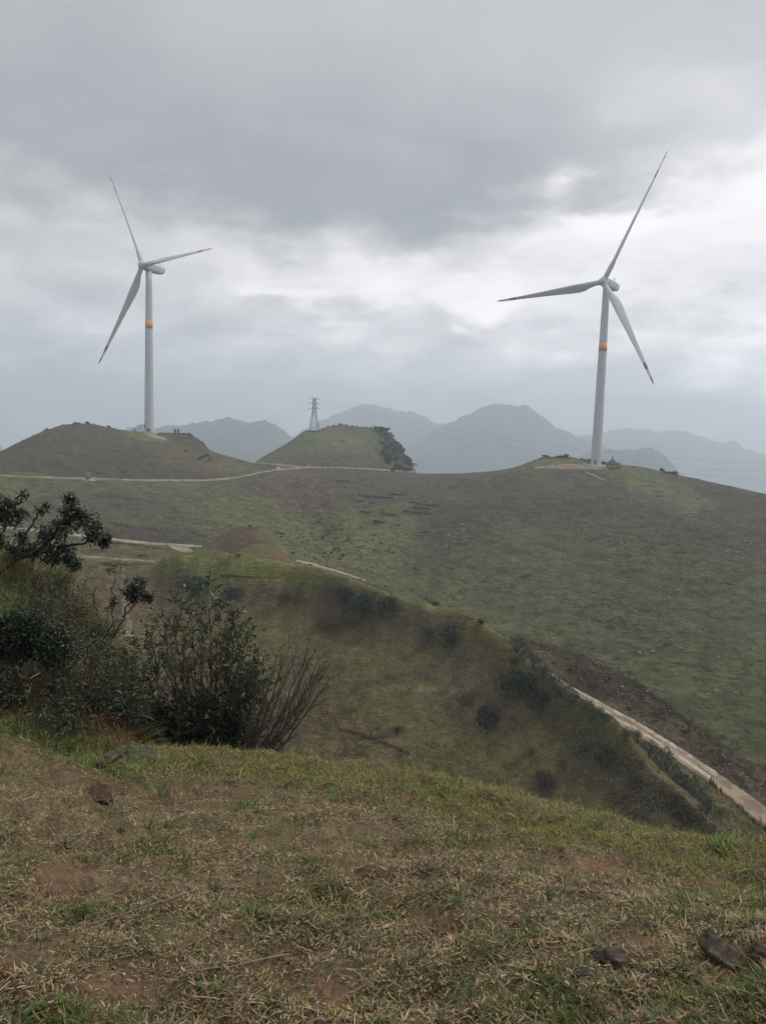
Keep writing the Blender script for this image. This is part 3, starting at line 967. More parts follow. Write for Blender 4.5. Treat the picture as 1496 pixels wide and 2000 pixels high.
def col_ph(X, Y, Z, px, py):
    n = fbm(X * 0.02, Y * 0.02, 4, 105)[..., None]
    c = mixc(np.array([0.082, 0.095, 0.050]) + 0 * X[..., None], HEATH, np.clip(0.35 + n, 0, 0.8))
    c = mixc(c, np.array([0.115, 0.130, 0.060]), zone(px, py, 650, 852, 70, 14, 8, wob=0.4) * 0.7)
    c = mixc(c, np.array([0.135, 0.100, 0.072]), zone(px, py, 665, 868, 20, 10, 30, wob=0.4) * 0.8)
    c = mixc(c, PUR * 0.85, zone(px, py, 680, 905, 90, 16, 0, wob=0.4) * 0.9)
    c = mixc(c, np.array([0.035, 0.042, 0.028]), zone(px, py, 775, 880, 38, 50, -30, wob=0.4) * 0.9)
    k = np.exp(-((px - np.interp(py, [835, 850, 862, 875], [630, 655, 668, 685])) / 3.0) ** 2) * (py < 878)
    c = mixc(c, (0.045, 0.04, 0.03), k[..., None] * 0.7)
    k = np.exp(-((py - np.interp(px, [560, 620, 680, 720, 760], [905, 897, 892, 898, 918])) / 1.6) ** 2) * (px > 560) * (px < 760)
    c = mixc(c, (0.045, 0.04, 0.03), k[..., None] * 0.6)
    return c * (1 + 0.35 * fbm(X * 0.2, Y * 0.2, 4, 107)[..., None])


H_pyl = loft('hill', 440, 840, 320,
             [[(440, 965, 400), (600, 940, 400), (840, 965, 420)],
              [(440, 963, 430), (480, 935, 430), (560, 908, 430), (650, 900, 430), (740, 905, 440), (800, 930, 450), (840, 963, 455)],
              [(440, 961, 455), (500, 912, 470), (560, 880, 485), (650, 862, 490), (740, 868, 500), (790, 908, 500), (840, 961, 490)],
              phc], 170, M_far, col_ph,
             lambda X, Y, Z, px, py: (0.8 * fbm(X * 0.03, Y * 0.03, 3, 101) + 0.5 * fbm(X * 0.14, Y * 0.14, 4, 102)) * np.clip(np.abs(py - np.interp(px, [q[0] for q in phc], [q[1] for q in phc])) / 20.0, 0.2, 1),
             front=[(6, 3)], back=[(10, 1), (20, 12), (40, 45)])


# --- far mountains, each at its own distance, and the low country under them
def mountain(crestp, d, seed, nx=260):
    x0, x1 = crestp[0][0], crestp[-1][0]
    us = np.linspace(x0, x1, nx)
    cp = np.array(crestp, float)
    yy = pchip(cp[:, 0], cp[:, 1], us)
    yy = yy + 4.2 * fbm(us / 30.0, us * 0 + seed + 0.37, 6, seed, 0.6) * np.clip((us - x0) / 40, 0, 1) * np.clip((x1 - us) / 40, 0, 1)
    top = P(us, yy, us * 0 + d)
    rows_ = []
    for k in np.linspace(0, 1, 70):
        q = top.copy()
        h = q[:, :2] / np.linalg.norm(q[:, :2], axis=1, keepdims=True)
        hgt = q[:, 2] + 430
        q[:, :2] -= h * ((1 - k) ** 0.9 * hgt * 2.0)[:, None]
        q[:, 2] = -430 + hgt * k
        rid = fbm(q[:, 0] * 0.004, q[:, 1] * 0.004, 5, seed + 3) * 240 * k * (1 - k) * 1.6
        q[:, 2] += rid
        rows_.append(q)
    for k in np.linspace(0, 1, 24)[1:]:
        q = top.copy()
        h = q[:, :2] / np.linalg.norm(q[:, :2], axis=1, keepdims=True)
        hgt = q[:, 2] + 430
        q[:, :2] += h * (k ** 0.9 * hgt * 2.0)[:, None]
        q[:, 2] = -430 + hgt * (1 - k)
        rows_.append(q)
    V = np.array(rows_)
    nt = len(V)
    i = np.arange(nt - 1)[:, None] * nx
    j = np.arange(nx - 1)[None, :]
    f = np.stack([i + j, i + j + 1, i + nx + j + 1, i + nx + j], -1).reshape(-1, 4)
    X, Y = V[..., 0], V[..., 1]
    n = fbm(X * 0.003, Y * 0.003, 5, seed + 9)[..., None]
    c = np.array([0.024, 0.032, 0.024]) * (1 + 0.6 * n)
    tag(mesh_np('mountain', V.reshape(-1, 3), f, M_mount, smooth=True, colors=np.clip(c, 0.01, 1).reshape(-1, 3)), kind='structure')


mountain([(140, 960), (225, 858), (255, 834), (278, 828), (300, 836), (330, 831), (380, 828), (412, 822), (445, 817), (478, 825), (512, 822), (538, 832), (562, 847), (590, 870), (680, 950)], 3000, 3)
mountain([(-700, 900), (-300, 850), (-120, 862), (0, 872), (14, 880), (80, 940), (140, 990)], 3000, 5)
mountain([(480, 930), (560, 856), (605, 834), (650, 810), (690, 795), (722, 791), (762, 798), (805, 806), (842, 822), (872, 828), (930, 850), (1000, 920)], 4600, 7)
mountain([(700, 960), (760, 895), (800, 866), (872, 830), (910, 811), (942, 796), (972, 791), (1020, 794), (1050, 806), (1082, 830), (1112, 848), (1155, 860), (1200, 884), (1280, 960)], 3500, 11)
mountain([(1060, 960), (1120, 900), (1152, 880), (1182, 877), (1232, 879), (1272, 876), (1292, 884), (1312, 906), (1345, 950), (1400, 1010)], 2500, 13)
mountain([(1040, 890), (1100, 846), (1160, 850), (1200, 838), (1250, 836), (1282, 844), (1322, 841), (1352, 850), (1402, 862), (1432, 860), (1455, 878), (1500, 892), (1600, 915), (1800, 900), (2100, 930), (2400, 1000)], 5200, 17, 420)

us = np.linspace(-1, 1, 160)
gx, gy = np.meshgrid(us * 6300, us * 6300)
gz = -425 + 14 * fbm(gx * 0.001, gy * 0.001, 4, 120)
gc = np.array([0.05, 0.06, 0.035]) * (1 + 0.5 * fbm(gx * 0.002, gy * 0.002, 4, 121)[..., None])
i = np.arange(159)[:, None] * 160
j = np.arange(159)[None, :]
tag(mesh_np('valley_floor', np.stack([gx, gy, gz], -1).reshape(-1, 3), np.stack([i + j, i + j + 1, i + 160 + j + 1, i + 160 + j], -1).reshape(-1, 4), M_mount, smooth=True,
            colors=np.clip(gc, 0.01, 1).reshape(-1, 3)), kind='structure')

# haze: one even volume round everything
hz = MB().box((0, 0, -115), (12800, 12800, 770)).build('haze', None)
m = bpy.data.materials.new('haze_air')
m.use_nodes = True
N = NT(m.node_tree)
N.n.clear()
pv = N.node('ShaderNodeVolumePrincipled')
pv.inputs['Color'].default_value = (0.86, 0.935, 1.0, 1)
pv.inputs['Density'].default_value = 0.00047
pv.inputs['Anisotropy'].default_value = 0.55
N.l.new(pv.outputs[0], N.node('ShaderNodeOutputMaterial').inputs['Volume'])
m.cycles.homogeneous_volume = True
hz.data.materials.clear()
hz.data.materials.append(m)
tag(hz, kind='stuff')
hz.display_type = 'WIRE'


# ------------------------------------------------------------------ roads and paths laid on the ground
def pchip1(knots, x):
    k = np.array(knots, float)
    return pchip(k[:, 0], k[:, 1], x)


def strip(name, hills, upper, lower, n, mat, lift=0.12, across=5, thick=0.25, wob=0.0):
    """upper / lower edge knots (px, py); the strip follows the ground between them"""
    x0, x1 = upper[0][0], upper[-1][0]
    y0, y1 = lower[0][0], lower[-1][0]
    s = np.linspace(0, 1, n)
    ux = x0 + (x1 - x0) * s
    lx = y0 + (y1 - y0) * s
    uy = pchip1(upper, ux)
    ly = pchip1(lower, lx)
    g = []
    for i in range(n):
        row = []
        for k in np.linspace(0, 1, across):
            w = wob * (perlin(ux[i] / 9.0, 0.3, 5) if k < 0.5 else perlin(lx[i] / 9.0, 7.3, 6)) * abs(2 * k - 1)
            hit = cast(hills, ux[i] * (1 - k) + lx[i] * k, uy[i] * (1 - k) + ly[i] * k + w)
            row.append(None if hit is None else hit[0])
        g.append(row)
    if any(q is None for r_ in g for q in r_):
        g = [r_ for r_ in g if all(q is not None for q in r_)]
    g = np.array(g)
    d = np.linalg.norm(g[:, :, :2], axis=2)
    # smooth heights along the strip so it reads as graded
    z = g[..., 2].copy()
    for _ in range(3):
        z[1:-1] = z[1:-1] * 0.5 + np.maximum(z[1:-1], (z[:-2] + z[2:]) / 2) * 0.5
    g[..., 2] = z + lift
    n = len(g)
    low = g.copy()
    low[..., 2] -= thick + lift
    m = across
    V = np.concatenate([g.reshape(-1, 3), low.reshape(-1, 3)])
    F4 = []
    o = n * m
    for i in range(n - 1):
        for k in range(m - 1):
            F4.append([i * m + k, i * m + k + 1, (i + 1) * m + k + 1, (i + 1) * m + k])
        F4.append([i * m, (i + 1) * m, o + (i + 1) * m, o + i * m])
        F4.append([i * m + m - 1, o + i * m + m - 1, o + (i + 1) * m + m - 1, (i + 1) * m + m - 1])
    F4.append([0, o, o + m - 1, m - 1])
    ob = mesh_np(name, V, np.array(F4), mat)
    tag(ob, kind='structure')
    return ob


ALLH = [H_knoll, H_bank, H_ridge, H_knob1, H_knob2, H_far, H_left, H_pyl]
# big dirt road in the cutting, with its older concrete slabs showing through
up_e = [(1080, 1318), (1096, 1331), (1175, 1376), (1247, 1415), (1318, 1458), (1404, 1515), (1496, 1580), (1640, 1690)]
lo_e = [(1080, 1332), (1103, 1347), (1160, 1383), (1211, 1420), (1268, 1453), (1318, 1486), (1390, 1535), (1444, 1577), (1496, 1622), (1640, 1745)]
strip('road', [H_far], up_e, lo_e, 260, M_road, 0.22, 6, 0.3, 1.4)
strip('concrete_road', [H_far], [(1070, 1312), (1096, 1331), (1175, 1376), (1247, 1415), (1318, 1458), (1401, 1513)],
      [(1070, 1316), (1096, 1335), (1175, 1381), (1247, 1422), (1318, 1466), (1398, 1522)], 90, M_slab, 0.27, 4, 0.3, 1.2)
strip('concrete_road', [H_far], [(1150, 1369), (1211, 1408), (1268, 1440), (1318, 1473), (1388, 1519)],
      [(1150, 1373), (1211, 1413), (1268, 1446), (1318, 1479), (1384, 1525)], 60, M_slab, 0.27, 4, 0.3, 1.0)
# mid road on the left with the forked spur
strip('road', [H_far], [(-300, 1026), (0, 1029), (120, 1040), (220, 1051), (300, 1060), (395, 1066)], [(-300, 1029.5), (0, 1032.5), (120, 1044), (220, 1056), (300, 1065), (395, 1069)], 200, M_roadf, 0.12, 4, 0.3, 0.8)
strip('road', [H_far], [(322, 1062), (345, 1065), (368, 1069)], [(338, 1072), (350, 1078), (380, 1080)], 24, M_roadf, 0.14, 6, 0.4)
strip('road', [H_far], [(-200, 1063), (60, 1078), (170, 1087), (240, 1092), (308, 1097)], [(-200, 1066), (60, 1081), (170, 1090), (240, 1094), (308, 1099)], 120, M_roadf, 0.12, 3, 0.3, 0.5)
strip('road', [H_far], [(578, 1095), (610, 1101), (640, 1110), (680, 1122), (716, 1135)], [(578, 1098), (610, 1105), (640, 1114), (680, 1126), (716, 1138)], 70, M_roadf, 0.2, 4, 0.4, 0.5)
# far road under the turbine hill and along the saddle
strip('road', [H_far, H_left, H_pyl], [(-300, 929), (0, 930), (100, 933), (135, 934), (180, 934.8), (280, 938), (400, 938), (440, 935), (470, 931), (520, 920.5), (560, 915.5), (610, 913), (645, 913), (700, 915), (800, 921), (880, 925)],
      [(-300, 930.5), (0, 931.5), (100, 934.5), (135, 935.8), (180, 936.6), (280, 939.8), (400, 940), (440, 937), (470, 933), (520, 922.6), (560, 917.5), (610, 914.8), (645, 914.6), (700, 916.5), (800, 922.4), (880, 926)], 320, M_roadf, 0.35, 3, 0.5, 0.5)
strip('road', [H_far, H_left, H_pyl], [(500, 903.5), (540, 907.5), (585, 912)], [(500, 905), (540, 909.3), (585, 913.8)], 50, M_roadf, 0.35, 3, 0.5, 0.4)
# ramp up to the left turbine, gravel pad of the right one
strip('road', [H_left], [(286, 842.5), (296, 845.5), (308, 852), (328, 859)], [(274, 843.5), (284, 850), (300, 857), (322, 860.5)], 24, M_roadf, 0.3, 5, 0.4)
strip('gravel_pad', [H_far], [(1042, 914), (1060, 911), (1100, 908), (1150, 908.5), (1185, 911)], [(1042, 915.5), (1060, 916), (1100, 917), (1150, 918), (1185, 917)], 44, M_road, 0.3, 5, 0.6)
# stepped stone path down the ridge face at left
pth = []
for t in np.linspace(0, 1, 40):
    y = 1108 + t * 135
    x = 243 - 4 * math.sin(t * 5) + 3 * t
    w = 2.6 + 6.5 * t
    a_, b_ = cast([H_ridge], x - w, y), cast([H_ridge], x + w, y)
    if a_ and b_:
        pth.append((a_[0], b_[0]))
mb = MB()
for k, (a_, b_) in enumerate(pth):
    mdl = (a_ + b_) / 2
    wv = np.linalg.norm((b_ - a_)[:2])
    mb.box((mdl[0], mdl[1], max(a_[2], b_[2]) + 0.02), (wv, 0.95, 0.24), 0.0, 0.03)
tag(mb.build('stone_path', M_path), kind='structure')


# ------------------------------------------------------------------ wind turbines
def blade_mesh(Rr, pitch0):
    sec = [(0.0, 2.3, 1.0, 0), (0.035, 2.3, 1.0, 0), (0.07, 2.5, 0.85, 0), (0.11, 3.1, 0.62, 1), (0.16, 3.9, 0.42, 1), (0.21, 4.2, 0.33, 1), (0.28, 3.95, 0.28, 1), (0.38, 3.3, 0.24, 1),
           (0.5, 2.65, 0.21, 1), (0.62, 2.1, 0.19, 1), (0.72, 1.7, 0.18, 1), (0.79, 1.45, 0.17, 1), (0.80, 1.42, 0.17, 1), (0.86, 1.22, 0.17, 1), (0.865, 1.2, 0.17, 1), (0.93, 0.92, 0.16, 1),
           (0.935, 0.9, 0.16, 1), (0.97, 0.65, 0.16, 1), (0.99, 0.4, 0.16, 1), (1.0, 0.12, 0.16, 1)]
    n = 20
    V = []
    for s, c, t, _k in sec:
        tw = math.radians(np.interp(s, [0, 0.15, 0.3, 0.6, 1], [18, 14, 9, 4, 0]) + pitch0)
        a = np.linspace(0, 2 * np.pi, n, endpoint=False)
        x = 0.5 * (1 - np.cos(a))
        yt = t * 2.6 * (0.2969 * np.sqrt(x + 1e-9) - 0.126 * x - 0.3516 * x ** 2 + 0.2843 * x ** 3 - 0.1015 * x ** 4) * 1.9
        yc = np.sin(a) * 0.5
        circ = np.clip((0.16 - s) / 0.12, 0, 1)
        yy = np.where(a < np.pi, yt, -yt * 0.75)
        xx_, y2 = (x - 0.5 * circ - 0.28 * (1 - circ)) * c, (yc * circ + yy * (1 - circ)) * c
        # chord runs towards +X (trailing edge), thickness along Y (downwind)
        bend = -1.6 * s * s
        X_ = xx_ * math.cos(tw) - y2 * math.sin(tw)
        Y_ = xx_ * math.sin(tw) + y2 * math.cos(tw) + bend
        V.append(np.stack([X_, Y_, np.full(n, s * Rr)], -1))
    V = np.concatenate(V)
    m_ = len(sec)
    i_ = np.arange(m_ - 1)[:, None] * n
    j_ = np.arange(n)[None, :]
    f_ = np.stack([i_ + j_, i_ + (j_ + 1) % n, i_ + n + (j_ + 1) % n, i_ + n + j_], -1).reshape(-1, 4)
    mi = np.repeat([1 if (0.795 <= sec[k][0] < 0.86 or sec[k][0] >= 0.934) else 0 for k in range(m_ - 1)], n)
    return V, f_, mi


def turbine(px, py, d, H, Rr, psi, th, tilt, ov, label, group, extras):
    base = P(px, py, d)
    t = empty('wind_turbine', base)
    tag(t, label, 'wind turbine', group)
    top = H - 2.0
    prof = [(2.42, -1.2), (2.42, 0.0)]
    for k in range(1, 13):
        z = top * k / 12
        r_ = 2.40 - 0.85 * (k / 12.0) ** 1.15
        prof.append((r_, z))
    prof.append((0.1, top + 0.02))
    MB().lathe(prof, n=40).build('tower', M_tower, t, True)
    for fz in (top * 0.26, top * 0.48, top * 0.80):
        fl = MB()
        r_ = 2.40 - 0.85 * (fz / top) ** 1.15
        fl.lathe([(r_ - 0.02, fz - 0.09), (r_ + 0.035, fz - 0.09), (r_ + 0.035, fz + 0.09), (r_ - 0.02, fz + 0.09)], n=40)
        fl.build('flange', M_turb, t, True)
    z0, z1 = H * 0.632, H * 0.679
    ra = 2.43 - 0.85 * (z0 / top) ** 1.15
    rb = 2.43 - 0.85 * (z1 / top) ** 1.15
    MB().lathe([(ra - 0.1, z0), (ra + 0.01, z0), (rb + 0.01, z1), (rb - 0.1, z1)], n=40).build('orange_band', M_orange, t, True)
    MB().lathe([(4.4, -1.4), (4.4, 0.12), (3.9, 0.3), (2.6, 0.34), (2.3, 0.34)], n=40).build('foundation', M_conc, t)
    a = np.array([-math.sin(psi) * math.cos(tilt), -math.cos(psi) * math.cos(tilt), math.sin(tilt)])
    side = np.cross([0, 0, 1.0], a)
    side /= np.linalg.norm(side)
    up = np.cross(a, side)
    B3 = np.stack([side, up, a], 1)
    hubp = np.array([0, 0, H]) + a * ov
    # nacelle: rounded body lofted along the shaft
    secs = [(ov - 1.5, 1.5, 1.6, 0.0), (ov - 1.8, 1.85, 2.0, 0.0), (ov - 3.4, 2.05, 2.15, 0.0), (-3.0, 2.1, 2.2, 0.05), (-6.0, 2.0, 2.1, 0.05), (-8.2, 1.8, 1.75, 0.25), (-9.0, 1.45, 1.25, 0.45), (-9.1, 0.1, 0.1, 0.45)]
    n = 24
    V = []
    ang = np.linspace(0, 2 * np.pi, n, endpoint=False)
    for s, w, h_, zo in secs:
        cx = np.sign(np.cos(ang)) * np.abs(np.cos(ang)) ** 0.55 * w
        cy = np.sign(np.sin(ang)) * np.abs(np.sin(ang)) ** 0.55 * h_ + zo
        V.append(np.array([0, 0, H]) + cx[:, None] * side + cy[:, None] * up + s * a)
    V = np.concatenate(V)
    i_ = np.arange(len(secs) - 1)[:, None] * n
    j_ = np.arange(n)[None, :]
    f_ = np.stack([i_ + j_, i_ + (j_ + 1) % n, i_ + n + (j_ + 1) % n, i_ + n + j_], -1).reshape(-1, 4)
    nac = mesh_np('nacelle', V, [f_, np.arange(n)[::-1][None, :]], M_turb, t, True)
    wm = MB()
    q = np.array([0, 0, H]) - a * 6.6 + up * 2.1
    wm.tube([q, q + [0, 0, 2.2]], 0.09, 6)
    wm.tube([q + [0, 0, 1.7] - side * 0.7, q + [0, 0, 1.7] + side * 0.7], 0.07, 6)
    wm.tube([q + [0, 0, 1.7] - side * 0.7, q + [0, 0, 2.4] - side * 0.7], 0.08, 6)
    wm.build('wind_vane', M_darkmetal, nac)
    # hub with spinner nose
    prof = [(0.05, 2.3), (0.7, 2.2), (1.3, 1.85), (1.75, 1.2), (1.95, 0.4), (2.0, -0.6), (1.9, -1.3), (1.4, -1.45)]
    MB().lathe(prof, hubp, 28, axis=a).build('hub', M_turb, t, True)
    bv, bf, bm = blade_mesh(Rr - 1.2, 27)
    for k in range(3):
        q = th + k * 2 * math.pi / 3
        e = math.cos(q) * up + math.sin(q) * side
        T = math.sin(q) * up - math.cos(q) * side
        e = e * math.cos(0.03) + a * math.sin(0.03)
        Bk = -a
        Mx = np.stack([T, Bk, e], 1)
        v = bv @ Mx.T + hubp + e * 1.2
        bl = mesh_np('blade', v, [bf, np.arange(20)[::-1][None, :]], [M_turb, M_red], t, True, mat_idx=np.concatenate([bm, [0]]))
        bl.data.update()
        root = MB()
        c0 = hubp + e * 1.3
        root.tube([c0, hubp + e * 2.35], [1.42, 1.28], 24)
        root.build('blade_collar', M_turb, bl, True)
    extras(t, base)
    return t, hubp + base


def ext_right(t, base):
    MB().box((-1.0, -2.42, 1.6), (1.0, 0.2, 2.3), 0, 0.03).build('door', M_darkmetal, t)
    mb = MB()
    for k in range(5):
        mb.box((-1.0, -2.75 - 0.3 * k, 0.42 - 0.09 * k), (1.3, 0.3, 0.12))
    mb.build('stairs', M_conc, t)


def ext_left(t, base):
    MB().box((-2.1, -1.55, 3.1), (0.25, 1.0, 2.2), 0.4, 0.03).build('door', M_darkmetal, t)
    mb = MB()
    for k in range(8):
        mb.box((-3.0 - 0.36 * k, -1.3, 1.95 - 0.25 * k), (0.36, 1.1, 0.08))
    mb.tube([(-2.6, -1.85, 3.2), (-3.2, -1.85, 3.2), (-5.9, -1.85, 1.3)], 0.07, 6)
    mb.tube([(-2.6, -0.8, 3.2), (-3.2, -0.8, 3.2), (-5.9, -0.8, 1.3)], 0.07, 6)
    for k in range(5):
        z = 3.2 - 0.48 * k
        mb.tube([(-3.2 - 0.68 * k, -1.85, z), (-3.2 - 0.68 * k, -1.85, z - 1.15)], 0.05, 6)
    mb.build('stairs', M_darkmetal, t)
    MB().tube([(5.6, 6.6, 78), (5.7, 6.6, 25)], 0.012, 5).build('hanging_rope', M_wire, t)


turbine(1163, 909, 378, 84.0, 58.6, 0.8108, 0.455, 0.12, 3.0, 'nearer wind turbine on the green right hill, standing beside the pavilion', 'wind turbines on the hilltops', ext_right)
turbine(292, 843, 422, 83.6, 57.0, 0.6436, -0.5392, 0.0887, 3.8, 'wind turbine on the brown left hill, with metal stairs at its foot', 'wind turbines on the hilltops', ext_left)


def on(hills, px, py):
    h = cast(hills, px, py)
    return None if h is None else h[0]


# ---- things at the foot of the turbines
def put(name, hills, px, py, label, cat, rz=0.0, group=None, sink=0.0):
    p = on(hills, px, py)
    e = empty(name, (p[0], p[1], p[2] - sink), rz)
    tag(e, label, cat, group)
    return e


p0 = P(291, 842.5, 415)
e = empty('transformer_box', (p0[0], p0[1], p0[2] - 0.2))
tag(e, 'small dark metal cabinet in front of the left turbine tower', 'cabinet')
MB().box((0, 0, 0.9), (2.0, 1.0, 1.5), 0, 0.04).build('cabinet_body', M_darkmetal, e)
MB().box((0, 0, 1.72), (2.2, 1.2, 0.12), 0, 0.02).build('lid', M_galv, e)
MB().box((0, 0, 0.05), (2.3, 1.3, 0.3)).build('plinth', M_conc, e)
for k, (px_, w) in enumerate(((259.5, 0.22), (264.5, 0.3))):
    p0 = P(px_, 842.5, 416)
    mb = MB().tube([(0, 0, -0.5), (0, 0, 1.15)], [w, w], 10)
    mb.lathe([(w, 1.15), (w * 1.25, 1.2), (w * 0.9, 1.42), (0.02, 1.5)], n=10)
    o = mb.build('bollard', M_darkmetal)
    o.location = p0
    tag(o, ['slimmer short dark post on the skyline, the one farther from the left turbine',
            'thicker short dark post on the skyline, the one nearer the left turbine'][k], 'post', 'short dark posts on the left hilltop')
p0 = P(345.5, 846.5, 424)
e = empty('stone_gateway', (p0[0], p0[1], p0[2] - 0.3), -0.1)
tag(e, 'dark gateway of two square pillars and a slab on the left hilltop', 'gateway')
for sx in (-0.92, 0.92):
    MB().box((sx, 0, 1.2), (0.8, 0.8, 2.5), 0, 0.05).build('pillar', M_darkmetal, e)
MB().box((0, 0, 2.52), (2.9, 1.0, 0.18), 0, 0.03).build('lintel', M_darkmetal, e)

# standing stone beside the far road
p0 = on([H_far, H_left], 172, 940)
e = empty('standing_stone', p0)
tag(e, 'big grey standing stone on a pale plinth beside the far road', 'standing stone')


def rock_np(seed, sub=3, amp=0.28, squash=(1, 1, 0.7)):
    bm = bmesh_ico(sub)
    v, f = bm
    n_ = v / np.linalg.norm(v, axis=1, keepdims=True)
    r = 1 + amp * fbm(n_[:, 0] * 1.3 + seed * 3.1 + n_[:, 2], n_[:, 1] * 1.3 - seed * 1.7 + n_[:, 2] * 0.7, 4, seed)
    # flat facets
    rng_ = np.random.RandomState(seed)
    for _ in range(9):
        d = rng_.normal(size=3)
        d /= np.linalg.norm(d)
        lim = rng_.uniform(0.62, 0.85)
        dp = (n_ * r[:, None]) @ d
        r = np.where(dp > lim, r * lim / np.maximum(dp, 1e-6), r)
    r = r * (1 + 0.05 * fbm(n_[:, 0] * 6 + seed, n_[:, 1] * 6 + n_[:, 2] * 5, 3, seed + 4))
    return n_ * r[:, None] * np.array(squash), f


_ico = {}


def bmesh_ico(sub):
    if sub not in _ico:
        import bmesh
        b_ = bmesh.new()
        bmesh.ops.create_icosphere(b_, subdivisions=sub, radius=1.0)
        v = np.array([x.co[:] for x in b_.verts])
        f = np.array([[q.index for q in x.verts] for x in b_.faces])
        b_.free()
        _ico[sub] = (v, f)
    v, f = _ico[sub]
    return v.copy(), f


v, f = rock_np(3, 3, 0.25, (1.25, 0.8, 1.6))
mesh_np('stone', v + [0, 0, 1.9], f, M_rock, e, True)
MB().box((0.5, 0, 0.25), (4.2, 2.2, 0.7), 0, 0.08).build('plinth', M_conc, e)

# pavilion
p0 = P(1194.5, 921, 372)
pav = empty('pavilion', (p0[0], p0[1], p0[2]), 0.25)
tag(pav, 'dark square pavilion with upturned tiled roof beside the right turbine', 'pavilion')
for sx in (-1, 1):
    for sy in (-1, 1):
        MB().tube([(sx * 1.75, sy * 1.75, -0.6), (sx * 1.75, sy * 1.75, 3.75)], 0.2, 10).build('post', M_wood, pav, True)
mb = MB()
for sx in (-1, 1):
    mb.box((sx * 1.75, 0, 3.45), (0.18, 3.2, 0.4))
    mb.box((0, sx * 1.75, 3.45), (3.2, 0.18, 0.4))
mb.build('beam', M_wood, pav)
mb = MB()
mb.box((0, 1.75, 0.55), (3.1, 0.4, 0.1))
mb.box((-1.75, 0, 0.55), (0.4, 3.1, 0.1))
mb.box((1.75, 0, 0.55), (0.4, 3.1, 0.1))
mb.build('bench', M_wood, pav)
MB().box((0, 0, -0.25), (4.6, 4.6, 0.5), 0, 0.05).build('floor', M_conc, pav)
g = []
nn = 28
for i in range(nn + 1):
    t_ = i / nn
    for j in range(48):
        an = 2 * math.pi * j / 48
        cx, sy = math.cos(an), math.sin(an)
        k = 1 / max(abs(cx), abs(sy))
        corner = (k - 1) / (math.sqrt(2) - 1)
        rr = t_ * 2.75 * (k ** 1.0)
        zz = 3.75 + 2.3 * (1 - t_) ** 1.9 + 0.55 * corner ** 3 * t_ ** 3
        g.append((rr * cx, rr * sy, zz))
g = np.array(g)
lo = g.copy()
lo[:, 2] -= 0.16
i_ = np.arange(nn)[:, None] * 48
j_ = np.arange(48)[None, :]
ft = np.stack([i_ + j_, i_ + 48 + j_, i_ + 48 + (j_ + 1) % 48, i_ + (j_ + 1) % 48], -1).reshape(-1, 4)
o_ = len(g)
fb = ft[:, ::-1] + o_
rim = np.array([[nn * 48 + j, o_ + nn * 48 + j, o_ + nn * 48 + (j + 1) % 48, nn * 48 + (j + 1) % 48] for j in range(48)])
roof = mesh_np('roof', np.concatenate([g, lo]), np.concatenate([ft, fb, rim]), M_rooft, pav)
MB().lathe([(0.28, 5.9), (0.34, 6.1), (0.16, 6.25), (0.3, 6.5), (0.3, 6.65), (0.1, 6.85), (0.05, 7.3), (0.01, 7.4)], n=14).build('finial', M_rooft, roof, True)

# fence by the pavilion
fp = [on([H_far], x, y) for x, y in ((1141, 919.5), (1150, 920.5), (1160, 921), (1170, 921.5), (1180, 921.5), (1186, 921.5))]
fp = [q for q in fp if q is not None]
e = empty('wooden_fence', fp[0])
tag(e, 'low pale wooden rail fence between the right turbine and the pavilion', 'fence')
for k in range(len(fp) - 1):
    for q in np.linspace(0, 1, 3)[:-1 if k < len(fp) - 2 else None]:
        s_ = fp[k] * (1 - q) + fp[k + 1] * q - fp[0]
        MB().box((s_[0], s_[1], s_[2] + 0.5), (0.2, 0.2, 1.7), 0, 0.02).build('post', M_fence, e)
    a_, b_ = fp[k] - fp[0], fp[k + 1] - fp[0]
    MB().tube([a_ + [0, 0, 1.05], b_ + [0, 0, 1.05]], 0.07, 6).tube([a_ + [0, 0, 0.6], b_ + [0, 0, 0.6]], 0.06, 6).build('rail', M_fence, e)
p0 = P(1208.5, 914.5, 374)
e = empty('railing', p0, -0.2)
tag(e, 'short white metal railing just right of the pavilion', 'railing')
for x in (-0.9, 0, 0.9):
    MB().tube([(x, 0, -0.8), (x, 0, 2.1)], 0.09, 8).build('post', M_white, e)
MB().tube([(-0.9, 0, 2.1), (0.9, 0, 2.1)], 0.08, 8).tube([(-0.9, 0, 1.1), (0.9, 0, 1.1)], 0.07, 8).build('rail', M_white, e)
p0 = P(1210.5, 913.5, 370)
mb = MB().box((0, 0, 0.9), (0.7, 0.4, 2.2), 0, 0.06)
o = mb.build('marker_stone', M_darkmetal)
o.location = p0
tag(o, 'small dark upright marker stone at the end of the white railing', 'marker stone')
# steps down from the pad
q0 = on([H_far], 1143, 922.5)
e = empty('stone_steps', q0)
tag(e, 'narrow stone steps running down from the fence corner', 'steps')
for k in range(16):
    q = on([H_far], 1143 + k * 2.3, 922.5 + k * 1.0) - q0
    MB().box((q[0], q[1], q[2] + 0.1), (1.1, 0.7, 0.4), -0.5, 0.04).build('step', M_conc, e)

# ---- pylon
p0 = P(613.2, 840.5, 528)
py_ = empty('pylon', p0, 0.35)
tag(py_, 'steel lattice pylon on the crest of the middle hill', 'pylon')
Hh = 22.0


def wz(z):
    return np.interp(z, [0, 12.2, 22], [2.9, 1.15, 0.75])


